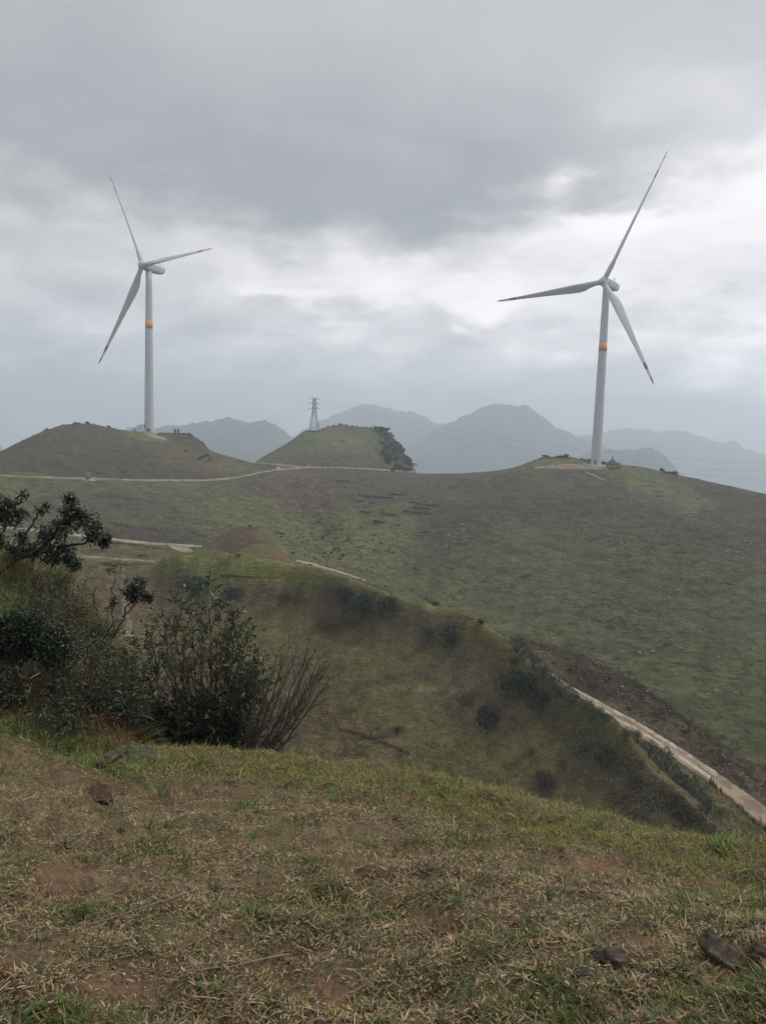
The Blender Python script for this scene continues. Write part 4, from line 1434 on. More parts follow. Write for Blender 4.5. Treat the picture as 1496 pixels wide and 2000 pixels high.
mb = MB()
zs_ = [0, 3.2, 6.2, 9.0, 11.2, 13.0, 14.8, 16.6, 18.4, 20.2, 21.4]
for sx in (-1, 1):
    for sy in (-1, 1):
        mb.tube([(sx * wz(z), sy * wz(z), z) for z in [-0.8] + zs_[1:]], 0.15, 5)
for k in range(len(zs_) - 1):
    za, zb = zs_[k], zs_[k + 1]
    a_, b_ = wz(za), wz(zb)
    for s_ in (-1, 1):
        mb.tube([(-a_, s_ * a_, za), (b_, s_ * b_, zb)], 0.075, 4)
        mb.tube([(a_, s_ * a_, za), (-b_, s_ * b_, zb)], 0.075, 4)
        mb.tube([(s_ * a_, -a_, za), (s_ * b_, b_, zb)], 0.075, 4)
        mb.tube([(s_ * a_, a_, za), (s_ * b_, -b_, zb)], 0.075, 4)
        mb.tube([(-b_, s_ * b_, zb), (b_, s_ * b_, zb)], 0.08, 4)
        mb.tube([(s_ * b_, -b_, zb), (s_ * b_, b_, zb)], 0.08, 4)
mb.build('lattice_frame', M_galv, py_)
armz = ((14.6, 3.3), (18.3, 2.9), (21.5, 2.2))
for z, L in armz:
    mb = MB()
    for s_ in (-1, 1):
        w = wz(z)
        mb.tube([(s_ * w, -w, z), (s_ * L, 0, z)], 0.11, 5)
        mb.tube([(s_ * w, w, z), (s_ * L, 0, z)], 0.11, 5)
        mb.tube([(s_ * w, 0, z + 0.9), (s_ * L, 0, z)], 0.09, 5)
    mb.tube([(-wz(z), -wz(z), z), (wz(z), -wz(z), z)], 0.12, 5)
    arm = mb.build('cross_arm', M_galv, py_)
    for s_ in (-1, 1):
        MB().tube([(s_ * L, 0, z), (s_ * (L + 0.9), 0, z - 0.45)], 0.16, 6).build('insulator', M_darkmetal, arm)
mb = MB()
mb.tube([(3.6, 0.5, -0.5), (3.4, 0.5, 6.4)], 0.1, 5).tube([(3.4, 0.5, 6.4), (1.9, 0.5, 6.4)], 0.1, 5).tube([(3.5, -0.4, -0.5), (3.4, -0.4, 6.4)], 0.08, 5)
mb.build('cable_riser', M_galv, py_)
# power lines
Rp = np.array(Matrix.Rotation(0.35, 3, 'Z'))


def wire(a, b, sag, label, r=0.03):
    s = np.linspace(0, 1, 60)
    q = a[None] * (1 - s[:, None]) + b[None] * s[:, None]
    q[:, 2] -= sag * 4 * s * (1 - s)
    tag(MB().tube(q, r, 5).build('power_line', M_wire), label, 'power line', 'power lines strung from the pylon')


ends = ((1900, 945, 400, 13), (1900, 930, 405, 13), (1900, 915, 410, 12))
for (z, L), (ex, ey, ed, sg), nm in zip(armz, ends, ('lowest', 'middle', 'topmost')):
    a_ = p0 + Rp @ np.array([L + 0.9, 0, z - 0.45])
    wire(a_, P(ex, ey, ed), sg, nm + ' power line running right from the pylon over the saddle')
    a_ = p0 + Rp @ np.array([-L - 0.9, 0, z - 0.45])
    wire(a_, P(250, 940 - z * 2, 900), 9, nm + ' power line running left from the pylon behind the hills', 0.035)
q = on([H_pyl], 612, 842.5)
e = empty('retaining_wall', (p0[0] - 0.5, p0[1] - 4.4, p0[2] - 2.4), 0.12)
tag(e, 'low dark stone retaining wall under the foot of the pylon', 'retaining wall')
MB().box((0, 0, 1.0), (8.6, 1.0, 2.3), 0, 0.1).build('wall', M_rockd, e)
MB().box((0, 0, 2.2), (8.9, 1.3, 0.14), 0, 0.03).build('coping', M_conc, e)


# ------------------------------------------------------------------ vegetation helpers
def rnd_dirs(rng, n):
    v = rng.normal(size=(n, 3))
    return v / np.linalg.norm(v, axis=1, keepdims=True)


def leaves(name, pos, axis, L, Wd, cols, mat, parent=None, droop=0.25, rng=None, simple_=False):
    """every leaf is a small pointed blade: 6 points (or a 4-point lozenge far off)"""
    n = len(pos)
    L = np.broadcast_to(L, n)[:, None]
    Wd = np.broadcast_to(Wd, n)[:, None]
    axis = axis / np.linalg.norm(axis, axis=1, keepdims=True)
    r = rnd_dirs(rng, n)
    s = np.cross(axis, r)
    s /= np.linalg.norm(s, axis=1, keepdims=True) + 1e-9
    nrm = np.cross(axis, s)
    if simple_:
        V = np.stack([pos, pos + axis * L * 0.5 + s * Wd * 0.5, pos + axis * L + nrm * L * droop, pos + axis * L * 0.5 - s * Wd * 0.5], 1)
        f = np.arange(n)[:, None] * 4 + np.array([[0, 1, 2, 3]])
        return mesh_np(name, V.reshape(-1, 3), f, mat, parent, colors=np.repeat(cols, 4, 0))
    dn = np.array([0, 0, -1.0])
    b1 = pos + axis * L * 0.35 + dn * L * droop * 0.12
    b2 = pos + axis * L * 0.72 + dn * L * droop * 0.45
    tip = pos + axis * L + dn * L * droop
    V = np.stack([pos, b1 + s * Wd * 0.42, b1 - s * Wd * 0.42, b2 + s * Wd * 0.38, b2 - s * Wd * 0.38, tip], 1)
    k = np.arange(n)[:, None] * 6
    return mesh_np(name, V.reshape(-1, 3), [k + np.array([[0, 1, 2]]), k + np.array([[1, 3, 4, 2]]), k + np.array([[3, 5, 4]])], mat, parent, colors=np.repeat(cols, 6, 0))


def blades(name, pos, dirh, lean, L, Wd, cols, mat, parent=None, curl=0.6, seg=3, rng=None, tipc=1.15):
    """grass blades: ribbons that rise, lean along dirh and curl over.  dirh (n,2), lean 0 upright .. 1 flat"""
    n = len(pos)
    L = np.broadcast_to(L, n)
    Wd = np.broadcast_to(Wd, n)
    lean = np.broadcast_to(lean, n)
    h = dirh / (np.linalg.norm(dirh, axis=1, keepdims=True) + 1e-9)
    h3 = np.concatenate([h, np.zeros((n, 1))], 1)
    tw = rng.uniform(-0.9, 0.9, n)
    s3 = np.stack([-h[:, 1], h[:, 0], 0 * h[:, 0]], 1)
    s3 = s3 * np.cos(tw)[:, None] + (h3 * np.sin(tw)[:, None])
    ang0 = np.pi / 2 * (1 - lean)
    p = pos.copy()
    rows_ = []
    crl = np.broadcast_to(curl, n) * rng.uniform(0.5, 1.5, n)
    for k in range(seg + 1):
        t_ = k / seg
        w = Wd * (1 - t_ ** 1.6) * (0.75 + 0.25 * min(1, t_ * 4))
        if k < seg:
            rows_ += [p + s3 * w[:, None] * 0.5, p - s3 * w[:, None] * 0.5]
        else:
            rows_ += [p]
        a = ang0 - crl * (t_ + 0.5 / seg)
        p = p + (h3 * np.cos(a)[:, None] + np.array([0, 0, 1.0]) * np.sin(a)[:, None]) * (L / seg)[:, None]
    V = np.stack(rows_, 1)
    m_ = 2 * seg + 1
    k0 = np.arange(n)[:, None] * m_
    quads = [k0 + np.array([[2 * i, 2 * i + 1, 2 * i + 3, 2 * i + 2]]) for i in range(seg - 1)]
    fs = [np.concatenate(quads)] if quads else []
    fs.append(k0 + np.array([[2 * seg - 2, 2 * seg - 1, 2 * seg]]))
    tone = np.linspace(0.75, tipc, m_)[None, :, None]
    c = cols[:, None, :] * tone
    return mesh_np(name, V.reshape(-1, 3), fs, mat, parent, colors=c.reshape(-1, 3))


def grow(rng, p, d, L, r, depth, out, kids=3, spread=0.7, gn=0.16, up=0.05, k=6, shrink=0.62):
    pts = [p]
    rad = [r]
    dd = d / np.linalg.norm(d)
    dirs = [dd]
    for i in range(k):
        dd = dd + rng.normal(size=3) * gn + np.array([0, 0, up])
        dd /= np.linalg.norm(dd)
        pts.append(pts[-1] + dd * L / k)
        rad.append(r * (1 - 0.65 * (i + 1) / k))
        dirs.append(dd)
    out['paths'].append(np.array(pts))
    out['rads'].append(np.array(rad))
    if depth <= 0:
        out['tips'].append((pts[-1], dirs[-1]))
        return
    for c in range(kids):
        i = rng.randint(max(1, k // 3), k + 1)
        nd = dirs[i] + rng.normal(size=3) * spread * 0.6
        nd = nd / np.linalg.norm(nd)
        grow(rng, pts[i], nd, L * shrink * rng.uniform(0.7, 1.15), rad[i] * 0.7, depth - 1, out, kids, spread, gn, up, k, shrink)
    out['tips'].append((pts[-1], dirs[-1]))


def tubes(name, out, mat, parent, n=4):
    v, f = tube_np(out['paths'], out['rads'], n)
    return mesh_np(name, v, f, mat, parent, True)


def cvar(rng, base, n, v=0.3, hue=0.12):
    k = rng.uniform(1 - v, 1 + v, (n, 1))
    return np.clip(np.array(base)[None] * k * (1 + rng.normal(size=(n, 3)) * hue), 0.004, 1)


def lump_cloud(rng, n, R3, lobes=7, fill=0.5):
    """points through an uneven crown made of several overlapping lobes (unit: crown half-size R3)"""
    c = rnd_dirs(rng, lobes) * rng.uniform(0.35, 0.75, (lobes, 1))
    c[:, 2] = np.abs(c[:, 2]) * 0.9 - 0.1
    s = rng.uniform(0.28, 0.55, lobes)
    k = rng.randint(0, lobes, n)
    d = rnd_dirs(rng, n)
    r = rng.uniform(0, 1, n) ** fill
    p = c[k] + d * (r * s[k])[:, None]
    return p * np.array(R3), d


# ------------------------------------------------------------------ shrubs out on the hills
def far_shrub(px, py, w, h, hills, label, group=None, col=(0.028, 0.040, 0.028), n=520, leaf=None, seed=0, name='shrub', cat='shrub'):
    """px,py = foot; w,h = size in photo pixels, turned into metres at the spot it stands on"""
    p = on(hills, px, py)
    if p is None:
        return None
    dist = np.linalg.norm(p - EYE)
    W_, H_ = w / F * dist, h / F * dist
    rng = np.random.RandomState(seed + int(px * 7 + py))
    e = empty(name, p)
    tag(e, label, cat, group)
    pos, d = lump_cloud(rng, n, (W_ * 0.6, W_ * 0.5, H_ * 0.55), 6)
    pos[:, 2] += H_ * 0.45
    pos[:, 2] = np.maximum(pos[:, 2], -0.1)
    lf = leaf or max(0.16, 0.09 * math.sqrt(W_ * H_))
    ax = d + rnd_dirs(rng, n) * 0.8
    leaves('foliage', pos, ax, lf * rng.uniform(0.7, 1.4, n), lf * 0.55, cvar(rng, np.array(col) * 1.25, n, 0.7, 0.1), M_leaf, e, 0.2, rng, simple_=True)
    out = dict(paths=[], rads=[], tips=[])
    for _ in range(4):
        grow(rng, np.array([0, 0, -0.3]), rng.normal(size=3) * 0.5 + [0, 0, 1], H_ * 0.7, 0.03 * H_, 1, out, 3, 0.8, 0.15)
    tubes('stem', out, M_barkd, e, 4)
    return e


R_ = [H_ridge]
ORD = ['leftmost', 'second', 'third', 'fourth', 'fifth', 'sixth', 'seventh', 'eighth', 'ninth', 'tenth', 'eleventh', 'twelfth', 'thirteenth', 'fourteenth', 'fifteenth', 'sixteenth', 'seventeenth', 'eighteenth', 'nineteenth', 'twentieth', 'twenty-first', 'twenty-second']


def nth(xs, x):
    xs = sorted(xs)
    i = xs.index(x)
    return 'rightmost' if i == len(xs) - 1 else (ORD[i] if i == 0 else ORD[i] + ' from left,')


DK = (0.034, 0.050, 0.036)
BL = (0.030, 0.044, 0.036)
for (px_, py_s, w, h, lab, c) in (
        (376, 1166, 62, 48, 'broad blue-green bush at the left end of the grassy ridge', DK),
        (672, 1196, 42, 62, 'tall dark bush at the left of the pair under the ridge crest', DK),
        (703, 1216, 52, 58, 'dark leafy bush just below and right of the tall one under the crest', (0.026, 0.042, 0.026)),
        (752, 1208, 48, 56, 'fuzzy grey-green bush right of the dark pair under the ridge crest', (0.035, 0.042, 0.032)),
        (870, 1264, 44, 56, 'dark conical bush halfway down the ridge shoulder', DK),
        (838, 1256, 34, 34, 'low brownish bush left of the dark conical bush', (0.045, 0.04, 0.03)),
        (1015, 1362, 84, 62, 'wide dark bush below the ridge line above the road', (0.026, 0.036, 0.024)),
        (1060, 1388, 60, 40, 'low spreading bush downhill right of the wide dark bush', (0.034, 0.036, 0.026)),
        (948, 1424, 46, 52, 'dark pointed bush low on the ridge face', (0.024, 0.028, 0.020)),
        (905, 1380, 40, 34, 'rounded olive bush above the dark pointed bush', (0.04, 0.042, 0.028)),
        (1136, 1476, 40, 34, 'pale grey-green bush near the lower right of the ridge face', (0.065, 0.075, 0.055)),
        (1176, 1498, 46, 46, 'dark bush beside the pale one on the lower ridge', DK),
        (1062, 1544, 36, 40, 'small dark shrub just above the foreground grass on the ridge foot', (0.028, 0.03, 0.02)),
        (777, 1434, 24, 18, 'lone small green shrub in the middle of the ridge face', (0.03, 0.045, 0.022)),
        (1376, 1600, 26, 34, 'dark stubby shrub at the bottom right end of the ridge', (0.018, 0.022, 0.018)),
        (1318, 1575, 30, 22, 'thin brown shrub left of the stubby shrub at the ridge end', (0.05, 0.045, 0.03)),
        (818, 1172, 20, 13, 'little shrub perched on the ridge crest line', (0.035, 0.05, 0.028)),
        (850, 1183, 14, 8, 'tiny shrub on the ridge crest right of another little shrub', (0.035, 0.05, 0.028)),
        (938, 1220, 9, 12, 'tiny dark shrub on the ridge line where it drops steeply', DK),
        (560, 1180, 40, 26, 'low brown brush on the bank below the green saddle', (0.055, 0.045, 0.032)),
        (460, 1170, 50, 26, 'dull brown brush left of the bank below the saddle', (0.05, 0.045, 0.03)),
        (640, 1230, 40, 34, 'rust brown brush at the foot of the tall dark bush', (0.062, 0.043, 0.03)),
        (1000, 1300, 28, 18, 'small brush clump hugging the upper ridge edge', (0.045, 0.045, 0.03)),
        (1240, 1540, 40, 24, 'sparse dark brush low on the right end of the ridge', (0.035, 0.035, 0.024))):
    far_shrub(px_, py_s, w, h, R_, lab, None, c, n=900 if w > 40 else 420)
rd = ((1008, 1272, 34, 34), (1022, 1290, 30, 30), (1040, 1306, 34, 34), (1062, 1326, 36, 32), (1083, 1344, 34, 34), (1100, 1360, 36, 32), (1118, 1372, 30, 26), (1140, 1386, 34, 24), (1160, 1399, 34, 22), (1180, 1408, 26, 16),
      (1222, 1440, 26, 22), (1243, 1452, 20, 30), (1266, 1478, 34, 36), (1288, 1494, 44, 40), (1305, 1510, 38, 34), (1328, 1532, 36, 30), (1346, 1546, 40, 36), (1362, 1562, 34, 30), (1380, 1580, 30, 26), (1400, 1604, 30, 22))
names_rd = ['uppermost', 'second', 'third', 'fourth', 'fifth', 'sixth', 'seventh', 'eighth', 'ninth', 'tenth', 'eleventh', 'twelfth', 'thirteenth', 'fourteenth', 'fifteenth', 'sixteenth', 'seventeenth', 'eighteenth', 'nineteenth', 'lowest']
for k, (px_, py_s, w, h) in enumerate(rd):
    far_shrub(px_, py_s, w, h, [H_far, H_ridge], '%s green bush counted down the row along the near side of the dirt road' % names_rd[k], 'bushes along the dirt road',
              [(0.030, 0.048, 0.034), (0.034, 0.054, 0.030), (0.045, 0.06, 0.04)][k % 3], n=480)
# pylon hill wood
rng0 = np.random.RandomState(4)
k = 0
wood = []
while len(wood) < 78:
    y = rng0.uniform(838, 922)
    xr = np.interp(y, [c[1] for c in phc[12:17]], [c[0] for c in phc[12:17]])
    xl = np.interp(y, [838, 850, 880, 910, 922], [728, 744, 742, 752, 770])
    x = rng0.uniform(xl, xr + 1)
    wood.append((x, y + 2))
wood.sort(key=lambda q: q[1])
proto = []
for s in range(4):
    rng = np.random.RandomState(50 + s)
    pos, d = lump_cloud(rng, 260, (1.0, 1.0, 0.9), 7)
    pos[:, 2] += 0.75
    lf = leaves('foliage', pos, d + rnd_dirs(rng, 260) * 0.8, 0.34 * rng.uniform(0.7, 1.3, 260), 0.2, cvar(rng, (0.026, 0.036, 0.026), 260, 0.4), M_leaf, None, 0.2, rng, True)
    out = dict(paths=[], rads=[], tips=[])
    grow(rng, np.array([0, 0, -0.5]), np.array([0.1, 0, 1.0]), 1.2, 0.07, 1, out, 3)
    st = tubes('trunk', out, M_barkd, None, 4)
    proto.append((lf, st))
used_p = [False] * 4


def tree_copy(p, sc, name, label, cat, group, rng, wide=1.0):
    e = empty(name, p, rng.uniform(0, 6.28))
    e.scale = (sc * wide, sc * wide, sc)
    tag(e, label, cat, group)
    q = rng.randint(0, 4)
    for src in proto[q]:
        if used_p[q]:
            o = src.copy()
            COL.objects.link(o)
        else:
            o = src
        o.parent = e
    used_p[q] = True
    return e


for (x, y) in wood:
    p = on([H_pyl], x, y)
    if p is None:
        continue
    edge = x > np.interp(y, [c[1] for c in phc[12:17]], [c[0] for c in phc[12:17]]) - 12
    tree_copy(p, rng0.uniform(1.1, 2.2), 'small_tree', 'dark tree in the dense wood on the right flank of the pylon hill', 'tree', 'trees on the right flank of the pylon hill', rng0, 1.25)
lst_86763 = ((640, 833, 0.8), (652, 831, 0.9), (664, 830, 1.3), (668, 830, 1.0), (676, 831, 1.1), (690, 833, 1.0), (698, 834, 1.1), (707, 835.5, 1.0), (715, 836, 1.2), (722, 837, 1.3), (735, 838, 1.9), (745, 839, 2.0), (755, 842, 1.9), (762, 849, 1.7),
                               (552, 874, 0.9), (545, 879, 0.9), (530, 886, 0.9), (521, 892, 0.7))
for k, (x, y, s) in enumerate(lst_86763):
    p = P(x, y + 1.0, float(np.interp(x, [c[0] for c in phc], [c[2] for c in phc])) - 2)
    tree_copy(p, s * 0.75, 'small_tree', '' + nth([q_[0] for q_ in lst_86763], x) + ' small dark tree on the skyline of the pylon hill', 'tree', 'trees along the skyline of the pylon hill', rng0, 1.3)
p = P(770, 868, 538)
# right hill crest
lst_87543 = ((1058, 894.5, .5, 1), (1063, 893.5, 1.0, 1.5), (1067, 893.5, 1.0, 1.4), (1071, 894, .6, 1.6), (1080, 894, .5, 1), (1086, 894, .8, 1.1), (1090, 894, .7, 1.2), (1094, 894, 1.1, 1.0), (1099, 894, 1.0, 1.5), (1104, 893.5, 1.3, 1.2), (1112, 896, .6, 2),
                                  (1123, 898, 0.8, .8), (1135, 900, 1.1, .8), (1142, 902, 1.0, 1.1), (1148, 903, 1.2, 1.0), (1154, 905, 1.8, .8), (1176, 906, 1.1, 1.6), (1183, 908, .9, 1.6))
for k, (x, y, s, w) in enumerate(lst_87543):
    p = P(x, y + 1.0, 389 if x < 1150 else 386)
    tree_copy(p, s, 'small_tree', '' + nth([q_[0] for q_ in lst_87543], x) + ' small dark tree on the skyline behind the right turbine pad', 'tree', 'trees on the skyline behind the right turbine', rng0, w)
lst_88208 = ((1290, 921, 1.3, .7), (1294, 922, 1.0, 1.0), (1302, 925, .9, 1.4), (1309, 927, 1.0, 1.3), (1317, 929, 1.5, 1.0), (1329, 934, .7, 1.6), (1342, 936, .8, 1.5), (1352, 938, .8, 1.4), (1362, 940, .8, 1.5), (1400, 950, .7, 1.5), (1412, 953, .8, 1.6), (1424, 955, .9, 1.5), (1436, 958, .5, 1.2), (1470, 966, .5, 1.2))
for k, (x, y, s, w) in enumerate(lst_88208):
    p = P(x, y + 1.0, float(np.interp(x, [c[0] for c in h4c], [c[2] for c in h4c])) - 1)
    tree_copy(p, s, 'small_tree', '' + nth([q_[0] for q_ in lst_88208], x) + ' small dark tree on the skyline right of the pavilion', 'tree', 'trees on the skyline right of the pavilion', rng0, w)
# left hill crest
lst_89057 = ((88, 843, .8, 1.3), (92, 841, 1.0, .9), (125, 831, .6, 1.3), (149, 828, .8, 1.5), (155, 828, .7, 1.5), (172, 828, 1.0, 1.3), (183, 830, .7, 1), (212, 835, 1.0, .9), (216, 836, .7, 1.2), (224, 838, .5, 1),
                                  (355, 848, .7, 1.4), (361, 849, .9, 1.3), (369, 850, 1.0, 1.3), (374, 852, .9, 1.2), (382, 857, .7, 1.3), (388, 861, .8, 1.2), (394, 866, 1.1, 1), (398, 870, 1.0, 1.0), (413, 883, .6, .9), (48, 860, .5, 1.4), (30, 871, .5, 1.3), (66, 852, .5, 1.4))
for k, (x, y, s, w) in enumerate(lst_89057):
    p = P(x, y + 1.5, float(np.interp(x, [c[0] for c in lh], [c[2] for c in lh])) - 1)
    tree_copy(p, s, 'small_shrub', '' + nth([q_[0] for q_ in lst_89057], x) + ' small dark shrub on the skyline of the left turbine hill', 'shrub', 'shrubs along the skyline of the left turbine hill', rng0, w)
lst_89494 = ((364, 882, .7), (407, 891, .8), (412, 897, .7), (402, 893, 1.0), (396, 896, .9), (408, 901, .7), (401, 905, .5), (389, 898, .8), (427, 896, .5))
for k, (x, y, s) in enumerate(lst_89494):
    p = on([H_left], x, y)
    tree_copy(p, s, 'small_shrub', '' + nth([q_[0] for q_ in lst_89494], x) + ' small grey shrub on the right flank of the left hill', 'shrub', 'shrubs scattered on the right flank of the left hill', rng0, 1.4)
p = on([H_knob2], 489, 1031)
e = far_shrub(489, 1033, 13, 10, [H_knob2], 'small round shrub on top of the purple-brown knob', None, DK, n=200)
far_shrub(465, 1090, 12, 9, [H_knob1, H_ridge], 'small dark shrub at the left foot of the greener knob', None, DK, n=200)
far_shrub(1185, 1362, 34, 14, [H_far], 'low dark bush alone on the green slope above the road cut', None, DK, n=260)

# dark tussocks dotted over the bowl
tus = []
for s in range(3):
    rng = np.random.RandomState(80 + s)
    n = 90
    a_ = rng.uniform(0, 6.28, n)
    pos = np.stack([np.cos(a_), np.sin(a_), 0 * a_], 1) * rng.uniform(0, 0.6, (n, 1))
    o = blades('tussock', pos, pos[:, :2] + rng.normal(size=(n, 2)) * 0.2, rng.uniform(0.1, 0.6, n), rng.uniform(0.35, 0.7, n), 0.12, cvar(rng, (0.085, 0.090, 0.052), n, 0.4), M_grass, None, 0.7, 3, rng)
    tus.append([o, False])
rng1 = np.random.RandomState(9)


def place_copy(lst, p, sc, label, cat, group, rz, sq=1.0, sink=0.0):
    q = lst[rng1.randint(0, len(lst))]
    o = q[0] if not q[1] else q[0].copy()
    if q[1]:
        COL.objects.link(o)
    q[1] = True
    o.location = (p[0], p[1], p[2] - sink)
    o.scale = (sc, sc, sc * sq)
    o.rotation_euler = (0, 0, rz)
    tag(o, label, cat, group)


cnt = 0
spots = []
while cnt < 120:
    if rng1.rand() < 0.62:
        x, y = rng1.normal(690, 95), rng1.normal(1050, 32)
    else:
        x, y = rng1.uniform(560, 800), rng1.uniform(1000, 1110)
    if not (520 < x < 900 and 985 < y < 1140) or (630 < x < 682 and 1041 < y < 1061):
        continue
    p = on([H_far], x, y)
    if p is None:
        continue
    place_copy(tus, p, rng1.uniform(0.4, 1.0), 'dark grass tussock dotted over the floor of the green bowl', 'tussock', 'dark tussocks over the floor of the bowl', rng1.uniform(0, 6))
    cnt += 1
# ring of tussocks with one in the middle
for k in range(30):
    a_ = 2 * math.pi * k / 30
    x, y = 656 + 25 * math.cos(a_), 1051 + 9 * math.sin(a_)
    place_copy(tus, on([H_far], x, y), rng1.uniform(0.35, 0.7), 'dark tussock in the oval ring on the bowl floor', 'tussock', 'tussocks forming the oval ring', a_)
place_copy(tus, on([H_far], 657, 1050), 0.9, 'single dark tussock at the centre of the oval ring', 'tussock', None, 0.3)

# low terrace walls stepping down the bowl
for k, (x0, y0, x1, y1, lab) in enumerate(((702, 968, 768, 973, 'longest dark terrace wall, upper left of the terraces on the bowl'), (757, 965, 790, 966.5, 'dark terrace wall just right of the longest one'), (656, 939, 681, 940, 'lone short terrace wall high on the bowl, nearest the saddle road'),
                                        (799, 982, 853, 989, 'upper dark terrace wall of the right-hand stack of three'), (805, 991, 840, 995, 'middle terrace wall of the right-hand stack of three'), (788, 998, 840, 1004, 'lowest terrace wall of the right-hand stack of three'),
                                        (746, 1002, 773, 1006, 'short terrace wall left of the lowest of the stack'), (704, 998, 720, 1001, 'stubby terrace wall under the longest one'), (732, 1016, 752, 1021, 'small slanting terrace wall lowest on the bowl'),
                                        (721, 982, 736, 984, 'small terrace wall between the longest one and the stubby one'), (695, 979, 712, 979.5, 'small faint terrace wall left below the longest one'), (534, 1042, 557, 1043, 'lone low terrace wall right of the purple-brown knob'))):
    n_ = max(8, int((x1 - x0) / 1.5))
    pts = [on([H_far], x0 + (x1 - x0) * q, y0 + (y1 - y0) * q + 0.5 * math.sin(q * 9 + k)) for q in np.linspace(0, 1, n_)]
    mb = MB()
    hh = 0.45 + 0.25 * (k in (0, 1, 3, 5)) 
    for i_ in range(n_ - 1):
        a_, b_ = pts[i_], pts[i_ + 1]
        c_ = (a_ + b_) / 2
        L_ = np.linalg.norm((b_ - a_)[:2])
        mb.box((c_[0], c_[1], c_[2] + 0.1), (L_ * 1.06, 0.6 + 0.15 * math.sin(i_ * 2.3), hh * (1.0 + 0.25 * math.sin(i_ * 1.7 + k))), math.atan2(b_[1] - a_[1], b_[0] - a_[0]), 0.06)
    tag(mb.build('terrace_wall', M_terr), lab, 'terrace wall', 'terrace walls on the slope of the bowl')

# rocks
rk = []
for s in range(5):
    v, f = rock_np(20 + s, 2, 0.3, (1, 0.8, 0.55))
    rk.append([mesh_np('rock', v, f, M_rock), False])
cl = [(620, 1000, 40, 22, 26), (575, 965, 30, 16, 12), (720, 1080, 26, 22, 22), (880, 1045, 36, 34, 34), (930, 1110, 45, 20, 18), (960, 1020, 50, 30, 16), (1215, 1058, 20, 10, 12), (1330, 1015, 60, 30, 16), (1440, 1080, 40, 40, 20),
      (1090, 1130, 120, 60, 22), (1300, 1180, 150, 70, 24), (1310, 1250, 90, 30, 12), (1400, 1330, 60, 40, 14), (1200, 960, 120, 20, 8)]
tg = 0
for cx, cy, sx, sy, n_ in cl:
    for _ in range(n_):
        x, y = rng1.normal(cx, sx * 0.6), rng1.normal(cy, sy * 0.6)
        if x > 1560 or x < 520:
            continue
        h_ = cast([H_far], x, y)
        if h_ is None:
            continue
        d_ = h_[2]
        cut_y = np.interp(x, [q[0] for q in h4_cut], [q[1] for q in h4_cut])
        if x > 950 and y > cut_y - 4:
            continue
        sc = rng1.uniform(0.28, 0.8) * (d_ / 250.0) ** 0.5
        if x < 1000:
            place_copy(rk, h_[0], sc, 'grey rock lying on the slopes of the bowl', 'rock', 'grey rocks strewn over the bowl', rng1.uniform(0, 6), rng1.uniform(0.6, 1.1), sc * 0.1)
        else:
            place_copy(rk, h_[0], sc, 'grey rock lying on the wide right hillside', 'rock', 'grey rocks strewn over the right hillside', rng1.uniform(0, 6), rng1.uniform(0.6, 1.1), sc * 0.1)


# ------------------------------------------------------------------ grass over the nearer ridge and the far hillside
def scatter_grid(h, n, rng, pxr, pyr, weight=None):
    """random spots on a hill sheet that lie inside the given picture window and face the camera side"""
    nt, nx = h.px.shape
    qx, qy = proj(h.V)
    i = rng.randint(0, nt - 1, n * 6)
    j = rng.randint(0, nx - 1, n * 6)
    ok = (qx[i, j] > pxr[0]) & (qx[i, j] < pxr[1]) & (qy[i, j] > pyr[0]) & (qy[i, j] < pyr[1]) & (h.V[i, j, 1] > 0)
    if weight is not None:
        ok &= rng.rand(len(i)) < weight(qx[i, j], qy[i, j], h.V[i, j])
    i, j = i[ok][:n], j[ok][:n]
    u, v = rng.rand(len(i))[:, None], rng.rand(len(i))[:, None]
    V = h.V
    p = (V[i, j] * (1 - u) * (1 - v) + V[i + 1, j] * u * (1 - v) + V[i, j + 1] * (1 - u) * v + V[i + 1, j + 1] * u * v)
    return p, h.cols[i, j], qx[i, j], qy[i, j]


def scatter_many(h, n, rng, pxr, pyr, weight):
    got = []
    tot_ = 0
    for _ in range(40):
        g_ = scatter_grid(h, n, rng, pxr, pyr, weight)
        got.append(g_)
        tot_ += len(g_[0])
        if tot_ >= n:
            break
    return [np.concatenate([g_[i] for g_ in got])[:n] for i in range(4)]


rng = np.random.RandomState(200)
p, c, qx, qy = scatter_grid(H_ridge, 42000, rng, (-60, 1560), (1060, 1700))
brown = np.clip((c[:, 0] / c[:, 1] - 0.98) * 4, 0, 1)
clumpy = np.clip(0.5 + 0.9 * fbm(p[:, 0] * 0.35, p[:, 1] * 0.35, 3, 210), 0.05, 1.3)
keep = rng.rand(len(p)) < np.clip(0.25 + 0.75 * clumpy, 0, 1)
p, c, brown, clumpy = p[keep], c[keep], brown[keep], clumpy[keep]
n = len(p)
down = -p[:, :2] / np.linalg.norm(p[:, :2], axis=1, keepdims=True)
L = (0.20 + 0.30 * brown * rng.rand(n) ** 1.5) * rng.uniform(0.6, 1.4, n) * (0.5 + clumpy)
cc = c * [1.05, 1.0, 0.8] * rng.uniform(0.6, 1.6, (n, 1)) * (1 + rng.normal(size=(n, 3)) * 0.08)
cc = cc * (1 + brown[:, None] * np.array([0.25, 0.12, 0.05]))
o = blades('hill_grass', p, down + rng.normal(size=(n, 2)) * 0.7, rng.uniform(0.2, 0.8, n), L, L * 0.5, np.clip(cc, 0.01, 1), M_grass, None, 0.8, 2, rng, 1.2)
tag(o, kind='stuff')
o['label'] = 'short tufted grass and dry bracken covering the nearer ridge'
p, c, qx, qy = scatter_grid(H_far, 60000, rng, (-60, 1560), (885, 1560), lambda x, y, V: ((x < 950) | (y < np.interp(x, [q[0] for q in h4_cut], [q[1] for q in h4_cut]) - 2)))
